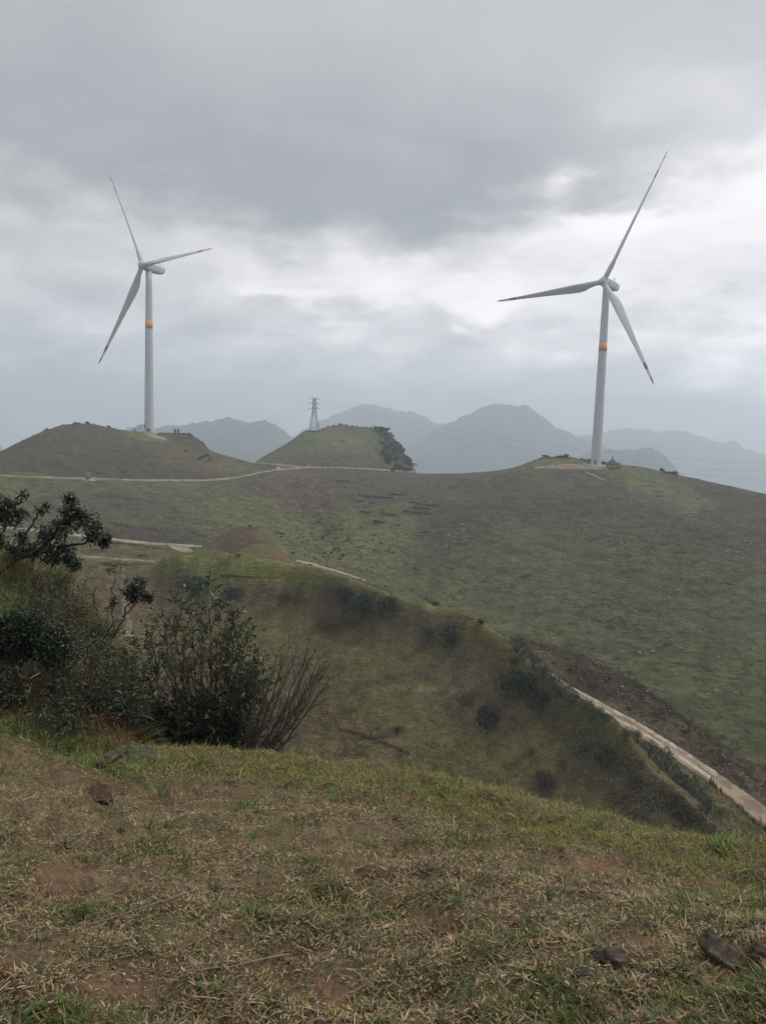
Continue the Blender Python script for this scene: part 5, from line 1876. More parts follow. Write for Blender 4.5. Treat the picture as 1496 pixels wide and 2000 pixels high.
cl2 = np.clip(0.5 + 1.1 * fbm(p[:, 0] * 0.12, p[:, 1] * 0.12, 3, 211), 0.0, 1.3)
keep = rng.rand(len(p)) < np.clip(0.15 + cl2, 0, 1)
p, c, cl2, qy = p[keep], c[keep], cl2[keep], qy[keep]
n = len(p)
down = -p[:, :2] / np.linalg.norm(p[:, :2], axis=1, keepdims=True)
L = 0.34 * rng.uniform(0.6, 1.5, n) * (0.4 + cl2)
cc = c * [1.06, 1.02, 0.84] * rng.uniform(0.4, 1.7, (n, 1)) * (1 + rng.normal(size=(n, 3)) * 0.06)
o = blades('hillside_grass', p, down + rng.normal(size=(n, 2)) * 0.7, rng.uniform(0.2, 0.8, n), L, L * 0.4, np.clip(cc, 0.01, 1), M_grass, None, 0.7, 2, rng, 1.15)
tag(o, kind='stuff')
o['label'] = 'rough grass and heath covering the wide far hillside'
# brushwood in the gullies under the ridge crest
def brush_w(x, y, V):
    w = 0 * x
    for (cx, cy, rx, ry, rot, a) in ((680, 1195, 45, 45, 30, 1.0), (745, 1190, 50, 30, 10, .8), (400, 1165, 70, 26, 0, .5), (560, 1185, 160, 24, 3, .35), (660, 1230, 50, 30, 40, .4), (865, 1250, 50, 36, 30, .9), (930, 1270, 70, 24, 35, .5),
                                     (1020, 1345, 70, 36, 25, 1.0), (900, 1340, 90, 40, 30, .35), (945, 1405, 40, 34, 20, .8), (1120, 1440, 90, 26, 40, .5), (1170, 1495, 60, 34, 20, .6), (1300, 1590, 80, 30, 30, .7), (1060, 1530, 40, 24, 0, .5), (250, 1160, 120, 50, 0, .15)):
        a_ = math.radians(rot)
        u = ((x - cx) * math.cos(a_) + (y - cy) * math.sin(a_)) / rx
        v = (-(x - cx) * math.sin(a_) + (y - cy) * math.cos(a_)) / ry
        w = np.maximum(w, a * np.exp(-(u * u + v * v) ** 1.3))
    return w * np.clip(0.3 + 1.2 * fbm(V[:, 0] * 0.3, V[:, 1] * 0.3, 3, 216), 0.02, 1)


p, c, qx, qy = scatter_many(H_ridge, 2200, rng, (-60, 1500), (1100, 1640), brush_w)
k = 7
n = len(p) * k
sz = np.repeat(rng.uniform(0.25, 0.75, len(p)), k)
pos = np.repeat(p, k, 0) + rnd_dirs(rng, n) * sz[:, None] * rng.rand(n, 1) ** 0.4 * 0.8
pos[:, 2] += sz * 0.5
tint = np.repeat(np.where(rng.rand(len(p), 1) < 0.4, [[0.150, 0.122, 0.084]], [[0.078, 0.096, 0.058]]) * rng.uniform(0.6, 1.5, (len(p), 1)), k, 0)
o = leaves('brushwood', pos, rnd_dirs(rng, n) + [0, 0, 0.5], 0.20 * rng.uniform(0.6, 1.5, n), 0.12, np.clip(tint * rng.uniform(0.4, 1.9, (n, 1)), 0.01, 1), M_leaf, None, 0.2, rng, simple_=True)
tag(o, kind='stuff')
o['label'] = 'tangled brush filling the hollows under the ridge crest'
# dead bracken fronds combed downhill over the brown parts of the ridge
p, c, qx, qy = scatter_grid(H_ridge, 60000, rng, (-60, 1500), (1095, 1660))
brown = np.clip((c[:, 0] / c[:, 1] - 1.03) * 6, 0, 1) * np.clip(0.5 + 1.2 * fbm(p[:, 0] * 0.2, p[:, 1] * 0.2, 3, 217), 0, 1)
keep = rng.rand(len(p)) < brown
p, c = p[keep][:13000], c[keep][:13000]
n = len(p)
down = -p[:, :2] / np.linalg.norm(p[:, :2], axis=1, keepdims=True)
side_ = np.stack([-down[:, 1], down[:, 0]], 1) * (fbm(p[:, 0] * 0.15, p[:, 1] * 0.15, 2, 218) * 2.2)[:, None]
L = rng.uniform(0.45, 1.25, n)
cc = np.where(rng.rand(n, 1) < 0.5, np.array([[0.20, 0.155, 0.110]]), np.array([[0.055, 0.045, 0.034]])) * rng.uniform(0.7, 1.3, (n, 1))
p[:, 2] += 0.08
o = blades('dead_bracken', p, down + side_ + rng.normal(size=(n, 2)) * 0.35, rng.uniform(0.45, 0.95, n), L, 0.09 * rng.uniform(0.6, 1.4, n), cc, M_grass, None, 0.9, 3, rng, 1.2)
tag(o, kind='stuff')
o['label'] = 'long dead bracken fronds lying downhill on the brown parts of the ridge'
# loose stones on the slope of the road cut
p, c, qx, qy = scatter_grid(H_far, 26000, rng, (955, 1540), (1230, 1640), lambda x, y, V: ((y > np.interp(x, [q[0] for q in h4_cut], [q[1] for q in h4_cut]) + 6) & (y < np.interp(x, [q[0] for q in h4_bank], [q[1] for q in h4_bank]) + 6)) |
                            ((y > np.interp(x, [q[0] for q in h4_rl], [q[1] for q in h4_rl]) + 22) & (x > 1150)))
dens = fbm(p[:, 0] * 0.25, p[:, 1] * 0.25, 3, 214)
p = p[(rng.rand(len(p)) < np.clip(0.25 + dens, 0.03, 1))][:2600]
v0, f0 = rock_np(77, 1, 0.3, (1, 0.8, 0.6))
n = len(p)
sc = rng.uniform(0.08, 0.26, n) * np.where(rng.rand(n) < 0.08, 2.0, 1.0)
V = v0[None] * sc[:, None, None]
a_ = rng.uniform(0, 6.28, n)
ca, sa = np.cos(a_)[:, None], np.sin(a_)[:, None]
V = np.stack([V[..., 0] * ca - V[..., 1] * sa, V[..., 0] * sa + V[..., 1] * ca, V[..., 2]], -1) + p[:, None, :] + np.array([0, 0, 0.03])
o = mesh_np('rubble', V.reshape(-1, 3), (f0[None] + np.arange(n)[:, None, None] * len(v0)).reshape(-1, 3), M_rock)
tag(o, kind='stuff')
o['label'] = 'loose broken rubble on the cut bank and verge of the dirt road'

# ------------------------------------------------------------------ foreground turf
rng = np.random.RandomState(300)
crest_y = lambda x: np.interp(x, [q[0] for q in crest], [q[1] for q in crest])


def green_w(x, y, V):
    """how green the turf is: a band along the brow, tufts elsewhere"""
    d = y - crest_y(x)
    band = np.exp(-(np.maximum(d - 12, 0) / np.interp(x, [0, 300, 500, 900, 1200, 1500], [60, 22, 18, 42, 30, 50])) ** 2)
    t = np.clip(0.10 + 1.5 * fbm(V[:, 0] * 2.6, V[:, 1] * 2.6, 3, 301) - 0.30, 0.03, 0.85)
    t = t * np.clip(fbm(V[:, 0] * 11, V[:, 1] * 11, 2, 302) * 2.0 + 0.7, 0.1, 1.4)
    patchy = np.clip(0.75 + 0.7 * fbm(V[:, 0] * 3, V[:, 1] * 3, 3, 305), 0.2, 1.2)
    return np.clip(np.maximum(band * patchy, t), 0.02, 1)


def bare_w(x, y):
    b = np.zeros_like(x)
    for (cx, cy, rx, ry) in ((1170, 1698, 70, 24), (1425, 1880, 60, 28), (240, 1945, 110, 36), (820, 1800, 80, 30), (660, 1950, 50, 30), (1400, 1725, 70, 14), (110, 1725, 60, 30), (30, 1880, 70, 30), (330, 1830, 70, 30), (640, 1660, 60, 20), (1240, 1850, 60, 24), (960, 1660, 60, 12), (140, 1530, 60, 18)):
        b = np.maximum(b, np.exp(-(((x - cx) / rx) ** 2 + ((y - cy) / ry) ** 2) ** 1.5))
    return b


# straw and dead blades lying flat
p, c, qx, qy = scatter_many(H_knoll, 340000, rng, (-680, 2180), (1340, 2350), lambda x, y, V: (1 - 0.93 * bare_w(x, y)) * np.clip(0.72 + 1.0 * fbm(V[:, 0] * 3.5, V[:, 1] * 3.5, 4, 303), 0.16, 1) * np.clip(np.hypot(V[:, 0], V[:, 1]) / 3.2, 0.35, 1) ** 1.0)
n = len(p)
p[:, 2] += rng.uniform(0.0, 0.012, n)
an = rng.uniform(0, 2 * np.pi, n) + fbm(p[:, 0] * 5, p[:, 1] * 5, 2, 304) * 2.0
dirh = np.stack([np.cos(an), np.sin(an)], 1)
lit = rng.rand(n) < 0.86
L = np.where(lit, 0.0150, 0.034) * rng.lognormal(0, 0.42, n)
Wl = np.where(lit, 0.0050, 0.0034) * rng.uniform(0.5, 1.7, n)
tone = rng.uniform(0.3, 1.8, (n, 1)) * (1 + 0.35 * fbm(p[:, 0] * 6, p[:, 1] * 6, 3, 306)[:, None])
base = np.array([0.325, 0.245, 0.148])[None] * (1 - 0.55 * (rng.rand(n, 1) < 0.35)) + rng.normal(size=(n, 3)) * [0.02, 0.014, 0.01]
redd = (rng.rand(n, 1) < 0.15)
base = np.where(redd, base * [0.95, 0.78, 0.66], base)
olive = (rng.rand(n, 1) < 0.2)
base = np.where(olive, base * [0.72, 0.92, 0.55], base)
o = blades('dry_grass', p, dirh, np.clip(rng.normal(0.86, 0.16, n), 0.25, 1.05), L, Wl, np.clip(base * tone, 0.015, 0.75), M_grass, None, rng.uniform(-0.6, 1.2, n), 3, rng, 1.05)
tag(o, kind='stuff')
o['label'] = 'dead straw coloured grass lying flat over the foreground knoll'
# green turf
p, c, qx, qy = scatter_many(H_knoll, 135000, rng, (-680, 2180), (1340, 2350), lambda x, y, V: green_w(x, y, V) * (1 - 0.9 * bare_w(x, y)))
n = len(p)
d = qy - crest_y(qx)
brow = np.exp(-(np.maximum(d, 0) / 60.0) ** 2)
vivid = np.exp(-(((qx - 100) / 170.0) ** 2 + ((d - 20) / 45.0) ** 2))
an = rng.uniform(0, 2 * np.pi, n)
dirh = np.stack([np.cos(an), np.sin(an)], 1)
L = (0.026 + 0.014 * brow + 0.016 * vivid) * rng.lognormal(0, 0.38, n)
col = np.array([0.118, 0.142, 0.042])[None] * (1 - vivid[:, None]) + np.array([0.095, 0.165, 0.035])[None] * vivid[:, None]
col = col + brow[:, None] * np.array([0.030, 0.030, 0.002])
yel = rng.rand(n, 1) < (0.12 + 0.30 * brow[:, None] * (1 - vivid[:, None]))
col = np.where(yel, col * [1.9, 1.35, 1.5], col)
drk = rng.rand(n, 1) < 0.3
col = np.where(drk, col * [0.55, 0.72, 0.75], col)
col = col * rng.uniform(0.6, 1.4, (n, 1)) + rng.normal(size=(n, 3)) * 0.008
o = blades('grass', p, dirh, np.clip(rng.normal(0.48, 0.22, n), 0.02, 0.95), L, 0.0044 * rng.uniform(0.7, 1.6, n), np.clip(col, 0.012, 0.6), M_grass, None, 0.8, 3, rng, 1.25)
tag(o, kind='stuff')
o['label'] = 'short green grass along the brow and in tufts over the knoll'
# coarse crabgrass rosettes
p, c, qx, qy = scatter_grid(H_knoll, 330, rng, (-200, 1700), (1440, 2120), lambda x, y, V: np.clip(0.5 + fbm(V[:, 0] * 2, V[:, 1] * 2, 2, 311), 0.05, 1) * (1 - bare_w(x, y)))
k = 13
P_ = np.repeat(p, k, 0)
n = len(P_)
an = rng.uniform(0, 2 * np.pi, n)
sz = np.repeat(rng.uniform(0.6, 1.5, len(p)), k)
tint = np.repeat(rng.uniform(0.6, 1.35, (len(p), 1)), k, 0)
P_ = P_ + np.stack([np.cos(an), np.sin(an), 0 * an], 1) * 0.012 * rng.rand(n, 1)
o = blades('crabgrass', P_, np.stack([np.cos(an), np.sin(an)], 1), rng.uniform(0.1, 0.85, n), 0.055 * sz * rng.uniform(0.5, 1.3, n), 0.0065 * rng.uniform(0.7, 1.3, n), np.clip(np.array([0.085, 0.135, 0.045])[None] * tint * rng.uniform(0.75, 1.25, (n, 1)), 0.01, 1), M_grass, None, 0.9, 4, rng, 1.3)
tag(o, kind='stuff')
o['label'] = 'coarse bright green crabgrass rosettes dotted over the dry turf'
# grit and clods
p, c, qx, qy = scatter_grid(H_knoll, 15000, rng, (-400, 1900), (1440, 2150))
n = len(p)
v0, f0 = rock_np(78, 1, 0.3, (1, 0.8, 0.6))
sc = 0.0035 * rng.lognormal(0, 0.5, n)
V = v0[None] * sc[:, None, None] + p[:, None, :]
o = mesh_np('soil_crumbs', V.reshape(-1, 3), (f0[None] + np.arange(n)[:, None, None] * len(v0)).reshape(-1, 3), simple('crumb', (0.14, 0.095, 0.06), 0.95, 0.5, 60))
tag(o, kind='stuff')
o['label'] = 'small crumbs of soil and grit on the bare patches'
# twigs and runners
tw = ((390, 1740, 30, 1860, 'long pale runner stem trailing down toward the lower left corner', 0.0035), (560, 1870, 270, 1945, 'thick bent dead stem lying over the bare soil at lower left', 0.0045),
      (520, 1940, 420, 2000, 'forked dry stem at the bottom edge left of centre', 0.004), (1115, 1700, 1080, 1756, 'straight pale twig slanting beside the reddish bare patch', 0.0035),
      (870, 1655, 838, 1690, 'short dead twig leaning left under the eroded scarp', 0.003), (1466, 1838, 1432, 1890, 'pale forked twig standing beside the dark rock at right', 0.004),
      (1340, 1712, 1470, 1760, 'thin root curving over the clod at right', 0.003), (950, 1870, 1010, 1995, 'dry crossed stem near the bottom right of centre', 0.0035),
      (740, 1840, 620, 1870, 'slender grey twig lying level in the straw', 0.0025), (600, 1768, 640, 1790, 'tiny bent twig beside a dark hollow', 0.0025), (1250, 1795, 1340, 1850, 'thin stem running down to the dark rock', 0.003))
for k, (xa, ya, xb, yb, lab, r) in enumerate(tw):
    pts = []
    for q in np.linspace(0, 1, 12):
        h_ = on([H_knoll], xa + (xb - xa) * q + 7 * math.sin(q * 7 + k), ya + (yb - ya) * q + 5 * math.sin(q * 5 + 2 * k))
        pts.append(h_ + [0, 0, 0.009 + 0.012 * abs(math.sin(q * 6 + k))])
    out = dict(paths=[np.array(pts)], rads=[np.linspace(r * 0.62, r * 0.25, 12)], tips=[])
    for j in (4, 7, 9):
        grow(rng, pts[j], np.append(rng.normal(size=2), 0.25), 0.05, r * 0.5, 0, out, 1, 0.5, 0.2)
    o = tubes('twig', out, simple('twig_bark', (0.22, 0.165, 0.115), 0.85, 0.3, 80) if k == 0 else bpy.data.materials['twig_bark'], None, 6)
    tag(o, lab, 'twig')
# small plants that stand up over the brow
for (x, y, nb, hh, lab) in ((822 + 433, 1640, 5, 0.11, 'tall lone grass shoot standing over the brow at right'), (1410, 1652, 70, 0.07, 'bright leafy weed clump on the brow near the right edge'),
                            (550, 1500, 8, 0.09, 'thin taller blades on the brow just right of the bushes'), (210, 1470, 9, 0.16, 'long arching blade tuft beside the mossy stone'), (700, 1512, 8, 0.08, 'wispy blades on the middle of the brow')):
    q = on([H_knoll], x, y + 4)
    n = nb
    an = rng.uniform(0, 2 * np.pi, n)
    pos = np.zeros((n, 3)) + rng.normal(size=(n, 3)) * [0.012, 0.012, 0] * (3 if nb > 30 else 1)
    o = blades('grass_tuft' if nb < 30 else 'weed_clump', pos, np.stack([np.cos(an), np.sin(an)], 1), rng.uniform(0.02, 0.5, n), hh * rng.uniform(0.5, 1.1, n), 0.006 if nb < 30 else 0.014, cvar(rng, (0.13, 0.19, 0.055), n, 0.3), M_grass, None, 0.9, 4, rng, 1.3)
    o.location = q
    tag(o, lab, 'grass' if nb < 30 else 'weed')

# stones in the turf
for (x, y, w, sq, sd_, mt, lab, sink) in ((197, 1562, 62, (1.0, 0.8, 0.62), 31, M_rockb, 'rounded brown stone half sunk in the turf at left', 0.3), (262, 1484, 84, (1.0, 0.9, 0.5), 32, M_moss, 'mossy grey-green stone on the brow beside the big bush', 0.45),
                                          (218, 1486, 50, (1.3, 0.5, 0.45), 33, M_rockd, 'dark flat stone touching the left side of the mossy stone', 0.2),
                                          (1402, 1862, 84, (1.0, 0.6, 0.5), 34, M_rockd, 'largest dark rock sticking out of the eroded turf at right', 0.42), (1492, 1868, 46, (1.0, 0.8, 0.5), 35, M_rockd, 'dark rock cut by the right edge, beside the largest rock', 0.45),
                                          (1195, 1872, 54, (1.0, 0.8, 0.5), 36, M_rockd, 'grey-black rock almost buried in straw below the bare patch', 0.55), (1140, 1900, 44, (1.0, 0.8, 0.5), 37, M_moss, 'small mossy stone left of the buried grey-black rock', 0.5),
                                          (20, 1364, 16, (1.4, 0.7, 0.6), 38, M_conc, 'small pale stone on the bank above the bright grass at left edge', 0.1), (46, 1362, 15, (1.6, 0.7, 0.5), 39, M_conc, 'small pale flat stone just right of a similar one on the bank', 0.1)):
    q = on([H_bank, H_knoll], x, y)
    dist = np.linalg.norm(q - EYE)
    s = w / F * dist / 2
    v, f = rock_np(sd_, 5, 0.34, sq)
    v = v * (1 + 0.07 * fbm(v[:, 0] * 5 + sd_, v[:, 1] * 5 + v[:, 2] * 4, 5, sd_, 0.6))[:, None]
    v = v * s
    o = mesh_np('stone', v, f, mt, None, True)
    o.location = q + [0, 0, s * sq[2] * (1 - 2 * sink) * 0.6]
    o.rotation_euler = (0, 0, sd_ * 0.7)
    tag(o, lab, 'stone')
q = on([H_knoll], 88, 1606)
o = leaves('fallen_leaf', np.zeros((1, 3)), np.array([[0.5, 0.6, 0.25]]), 0.055, 0.018, np.array([[0.45, 0.30, 0.05]]), M_leafg, None, 0.1, rng)
o.location = q + [0, 0, 0.02]
tag(o, 'single yellow fallen leaf in the grass at left', 'leaf')

# ------------------------------------------------------------------ undergrowth of the bank
rng = np.random.RandomState(400)
p, c, qx, qy = scatter_grid(H_bank, 26000, rng, (-300, 345), (1040, 1500))
n = len(p)
kf = fbm(p[:, 0] * 1.5, p[:, 1] * 1.5, 3, 401)
gz = np.exp(-(((qx - 40) / 80.0) ** 2 + ((qy - 1165) / 45.0) ** 2))
an = rng.uniform(0, 2 * np.pi, n)
dh = np.stack([np.cos(an) + 0.5, np.sin(an) - 0.4], 1)
brn = (kf + rng.normal(size=n) * 0.25 > 0.0) & (rng.rand(n) > gz)
col = np.where(brn[:, None], np.array([0.125, 0.082, 0.042])[None], np.array([0.062, 0.080, 0.030])[None])
col = col + gz[:, None] * np.array([0.035, 0.04, 0.0])
col = col * rng.uniform(0.5, 1.6, (n, 1))
L = (0.09 + 0.08 * np.clip(kf + 0.5, 0, 1)) * rng.lognormal(0, 0.35, n) * (1 - 0.5 * gz)
o = blades('undergrowth', p, dh, rng.uniform(0.05, 0.8, n), L, 0.006 * rng.uniform(0.6, 1.6, n), np.clip(col, 0.01, 1), M_grass, None, 0.9, 3, rng, 1.2)
tag(o, kind='stuff')
o['label'] = 'mixed green and brown undergrowth on the left bank'
p, c, qx, qy = scatter_grid(H_bank, 9000, rng, (-300, 345), (1090, 1500))
n = len(p)
p[:, 2] += rng.uniform(0.02, 0.16, n)
col = cvar(rng, (0.045, 0.062, 0.026), n, 0.5)
o = leaves('ground_leaves', p, rnd_dirs(rng, n) + [0, 0, 0.4], 0.028 * rng.lognormal(0, 0.3, n), 0.014, col, M_leaf, None, 0.2, rng)
tag(o, kind='stuff')
o['label'] = 'small leaves of creeping plants over the left bank'


rng = np.random.RandomState(440)
p, c, qx, qy = scatter_many(H_bank, 620, rng, (20, 335), (1095, 1450), lambda x, y, V: np.clip((x - 20) / 90.0, 0.1, 1) * np.clip((1440 - y) / 60.0, 0, 1))
out = dict(paths=[], rads=[], tips=[])
for q_ in p:
    for _ in range(2):
        grow(rng, q_ - [0, 0, 0.03], rng.normal(size=3) * 0.5 + [0.2, -0.1, 1.0], rng.uniform(0.12, 0.36), 0.0035, 1, out, 3, 0.8, 0.18, 0.02, 4, 0.6)
o = tubes('scrub_twigs', out, M_bark, None, 4)
tag(o, kind='stuff')
o['label'] = 'tangle of thin twigs covering the left bank'
tp = np.array([t_[0] for t_ in out['tips']])
td = np.array([t_[1] for t_ in out['tips']])
k = 4
pos = np.repeat(tp, k, 0) + rng.normal(size=(len(tp) * k, 3)) * 0.02
n = len(pos)
cb = np.where(rng.rand(n, 1) < 0.35, np.array([[0.13, 0.09, 0.045]]), np.array([[0.052, 0.062, 0.028]])) * rng.uniform(0.5, 1.6, (n, 1))
o = leaves('scrub_leaves', pos, np.repeat(td, k, 0) + rnd_dirs(rng, n), 0.030 * rng.lognormal(0, 0.3, n), 0.012, np.clip(cb, 0.01, 1), M_leaf, None, 0.25, rng)
tag(o, kind='stuff')
o['label'] = 'small green and brown leaves of the scrub on the left bank'


def foot(x, y, d):
    h_ = cast([H_bank, H_knoll], x, y) if x < 262 else None
    if h_ is None or h_[2] > 14:
        return P(x, y, d)
    return h_[0] - [0, 0, 0.03]


def clump(name, x, y, d, n, rad, L, Wd, base, lab, cat, lean=(0.05, 0.6), curl=0.9, bias=(0, 0), seed=1, flat=1.0):
    rng = np.random.RandomState(seed)
    q = foot(x, y, d)
    an = rng.uniform(0, 2 * np.pi, n)
    rr = rad * np.sqrt(rng.rand(n))
    pos = np.stack([np.cos(an) * rr, np.sin(an) * rr * flat, rng.uniform(-0.1, 0.05, n) * L], 1)
    dh = np.stack([np.cos(an), np.sin(an)], 1) * 0.7 + rng.normal(size=(n, 2)) * 0.5 + np.array(bias)
    col = cvar(rng, base, n, 0.45, 0.1)
    dead = rng.rand(n, 1) < 0.15
    col = np.where(dead, col * [1.7, 1.1, 0.9], col)
    o = blades(name, pos, dh, rng.uniform(lean[0], lean[1], n), L * rng.uniform(0.5, 1.15, n), Wd * rng.uniform(0.6, 1.3, n), np.clip(col, 0.008, 1), M_grass, None, curl, 5, rng, 1.35)
    o.location = q
    tag(o, lab, cat)
    return o


clump('tall_grass_clump', 60, 1150, 9.6, 420, 0.42, 0.55, 0.012, (0.12, 0.125, 0.055), 'tall yellow-green grass clump under the dark tree at left', 'tall grass', (0.0, 0.45), 0.8, (0.3, 0), 2)
clump('tall_grass_clump', 10, 1110, 9.8, 220, 0.3, 0.5, 0.010, (0.17, 0.15, 0.075), 'straw coloured grass clump at the left edge below the tree', 'tall grass', (0.0, 0.4), 0.7, (0.2, 0), 3)
clump('tall_grass_clump', 95, 1200, 8.9, 240, 0.35, 0.34, 0.009, (0.075, 0.088, 0.036), 'shorter olive grass clump right below the yellow-green one', 'tall grass', (0.0, 0.6), 0.9, (0.4, 0), 4)
clump('bamboo_grass', 185, 1310, 7.0, 260, 0.20, 0.34, 0.018, (0.082, 0.098, 0.042), 'upper clump of bamboo grass with broad arching blades beside the dark bush', 'bamboo grass', (0.0, 0.6), 1.0, (0.8, 0), 5)
clump('bamboo_grass', 205, 1390, 6.7, 300, 0.20, 0.32, 0.018, (0.090, 0.105, 0.045), 'middle clump of bamboo grass between the dry bracken and the big bush', 'bamboo grass', (0.1, 0.7), 1.0, (0.8, 0), 6)
clump('bamboo_grass', 240, 1450, 6.3, 220, 0.16, 0.28, 0.017, (0.078, 0.092, 0.040), 'lowest clump of bamboo grass at the foot of the big bush', 'bamboo grass', (0.1, 0.8), 1.0, (0.6, 0), 7)
clump('bamboo_grass', 180, 1250, 8.2, 240, 0.22, 0.36, 0.013, (0.070, 0.080, 0.038), 'highest clump of bamboo grass below the bare forked branch', 'bamboo grass', (0.0, 0.5), 0.8, (0.3, 0), 8)
clump('dry_bracken', 155, 1390, 6.5, 900, 0.22, 0.22, 0.006, (0.20, 0.115, 0.052), 'rust brown dead bracken heap between the dark bush and bamboo grass', 'bracken', (0.2, 1.0), 1.4, (0.3, -0.3), 9)
clump('dry_bracken', 195, 1446, 6.0, 700, 0.18, 0.16, 0.005, (0.15, 0.088, 0.042), 'lower heap of dead brown bracken just above the bright grass', 'bracken', (0.2, 1.0), 1.4, (0.3, -0.3), 10)
clump('dry_bracken', 135, 1215, 8.6, 500, 0.30, 0.34, 0.005, (0.105, 0.062, 0.042), 'reddish brown dry thicket above the dark round bush', 'thicket', (0.0, 0.5), 0.4, (0.1, 0), 11)
clump('dry_bracken', 12, 1360, 6.2, 400, 0.2, 0.12, 0.005, (0.17, 0.11, 0.055), 'low dry brown grass at the left edge by the two pale stones', 'dry grass', (0.3, 1.0), 1.2, (0, 0), 12)


def leaf_bush(x, y, d, R3, n, leaf, base, lab, seed, cat='bush', name='bush', lobes=9, mat=None, stems=10, up=0.6, wratio=0.45):
    """a near bush: branches with every leaf built"""
    rng = np.random.RandomState(seed)
    q = foot(x, y, d)
    e = empty(name, q)
    tag(e, lab, cat)
    pos, dd = lump_cloud(rng, n, R3, lobes, 0.4)
    pos[:, 2] += R3[2] * up
    leaves('foliage', pos, dd * 0.7 + rnd_dirs(rng, n) + [0, 0, 0.25], leaf * rng.lognormal(0, 0.25, n), leaf * wratio, cvar(rng, base, n, 0.45, 0.12), mat or M_leafg, e, 0.15, rng)
    out = dict(paths=[], rads=[], tips=[])
    for _ in range(stems):
        grow(rng, np.array([0, 0, -0.25]) + rng.normal(size=3) * 0.04, rng.normal(size=3) * 0.6 + [0, 0, 1], R3[2] * 1.3, 0.012, 2, out, 3, 0.8, 0.15)
    tubes('branches', out, M_barkd, e, 5)
    return e


leaf_bush(60, 1352, 7.0, (0.36, 0.26, 0.42), 12000, 0.026, (0.022, 0.034, 0.018), 'dense round dark green bush on the bank at the left edge', 21, up=0.75, lobes=10)
leaf_bush(-10, 1372, 6.4, (0.22, 0.2, 0.16), 3000, 0.022, (0.028, 0.042, 0.022), 'small dark bush low at the left edge under the round bush', 22)
leaf_bush(105, 1418, 5.9, (0.20, 0.12, 0.08), 2600, 0.018, (0.045, 0.075, 0.038), 'low blue-green herb patch on the grass edge below the bracken', 23, 'herb', 'herb_patch', stems=4)
leaf_bush(118, 1350, 6.7, (0.08, 0.07, 0.08), 450, 0.024, (0.075, 0.11, 0.04), 'little light green plant growing in the dead bracken', 24, 'plant', 'small_plant', stems=3)
leaf_bush(522, 1500, 7.6, (0.24, 0.2, 0.27), 6500, 0.016, (0.030, 0.050, 0.036), 'soft blue-green bush low behind the brow, right of the big bush', 25, up=0.5, wratio=0.25)
leaf_bush(628, 1512, 8.5, (0.16, 0.12, 0.10), 900, 0.02, (0.028, 0.042, 0.024), 'flat dark bush peeping over the brow near the middle', 26, stems=4)
leaf_bush(822, 1528, 6.4, (0.05, 0.05, 0.07), 350, 0.016, (0.05, 0.035, 0.025), 'tiny dark brown sprig peeping over the brow', 27, stems=3)
leaf_bush(240, 1335, 8.0, (0.22, 0.2, 0.26), 2600, 0.026, (0.038, 0.050, 0.026), 'loose olive bush between the bamboo grass and the big bush', 28, stems=8)


def whorled(out, rng, leafL, k, dens=1.0):
    """rosettes of long leaves round each twig tip"""
    pos, ax = [], []
    for (p_, d_) in out['tips']:
        if rng.rand() > dens:
            continue
        for _ in range(k):
            s_ = rng.uniform(0, 0.05)
            a = d_ + rnd_dirs(rng, 1)[0] * 0.95
            pos.append(p_ - d_ * s_)
            ax.append(a)
    return np.array(pos), np.array(ax)


# big rhododendron-like bush
rng = np.random.RandomState(500)
bb = P(388, 1530, 6.3)
e = empty('large_bush', bb)
tag(e, 'large many-stemmed evergreen bush standing just behind the brow at left', 'bush')
out = dict(paths=[], rads=[], tips=[])
tops = [(255, 1300), (275, 1255), (300, 1220), (320, 1200), (345, 1180), (370, 1170), (392, 1150), (410, 1172), (430, 1195), (455, 1205), (470, 1220), (475, 1240), (452, 1250), (430, 1240), (398, 1220), (360, 1225), (330, 1250), (300, 1285),
        (495, 1288), (500, 1300), (470, 1290), (485, 1320), (440, 1280), (410, 1280), (370, 1290), (340, 1310), (250, 1350), (270, 1360), (300, 1350), (260, 1400), (240, 1330), (232, 1385), (225, 1425), (245, 1290), (350, 1400), (320, 1420), (400, 1380), (480, 1340)]
for i, (tx, ty) in enumerate(tops):
    x0 = 330 + (tx - 240) * 0.5 + rng.normal() * 14
    a_ = P(x0, 1545, 6.25 + rng.normal() * 0.12) - bb
    b_ = P(tx, ty + 22, 6.25 + rng.normal() * 0.28) - bb
    k = 10
    s = np.linspace(0, 1, k)[:, None]
    mid = (a_ + b_) / 2 + np.array([(x0 - tx) * -0.0006, rng.normal() * 0.06, 0.05])
    pts = a_ * (1 - s) ** 2 + 2 * mid * s * (1 - s) + b_ * s ** 2
    pts[1:] += rng.normal(size=(k - 1, 3)) * 0.014
    out['paths'].append(pts)
    rr = np.linspace(0.013, 0.0035, k) * rng.uniform(0.7, 1.2)
    out['rads'].append(rr)
    dlast = pts[-1] - pts[-2]
    out['tips'].append((pts[-1], dlast / np.linalg.norm(dlast)))
    for j in range(2, k):
        for _ in range(3):
            dd = pts[j] - pts[j - 1]
            dd = dd / np.linalg.norm(dd) + rng.normal(size=3) * 0.55
            sub = dict(paths=[], rads=[], tips=[])
            grow(rng, pts[j], dd, 0.20 * (1.2 - 0.5 * j / k), 0.0045, 1 if j > 3 else 2, sub, 3, 0.6, 0.15, 0.06, 5, 0.6)
            out['paths'] += sub['paths']
            out['rads'] += sub['rads']
            if j >= 5:
                out['tips'] += sub['tips']
            else:
                out.setdefault('low', []).extend(sub['tips'])
tubes('branches', out, M_bark, e, 5)
tipsz = out['tips']
sel = []
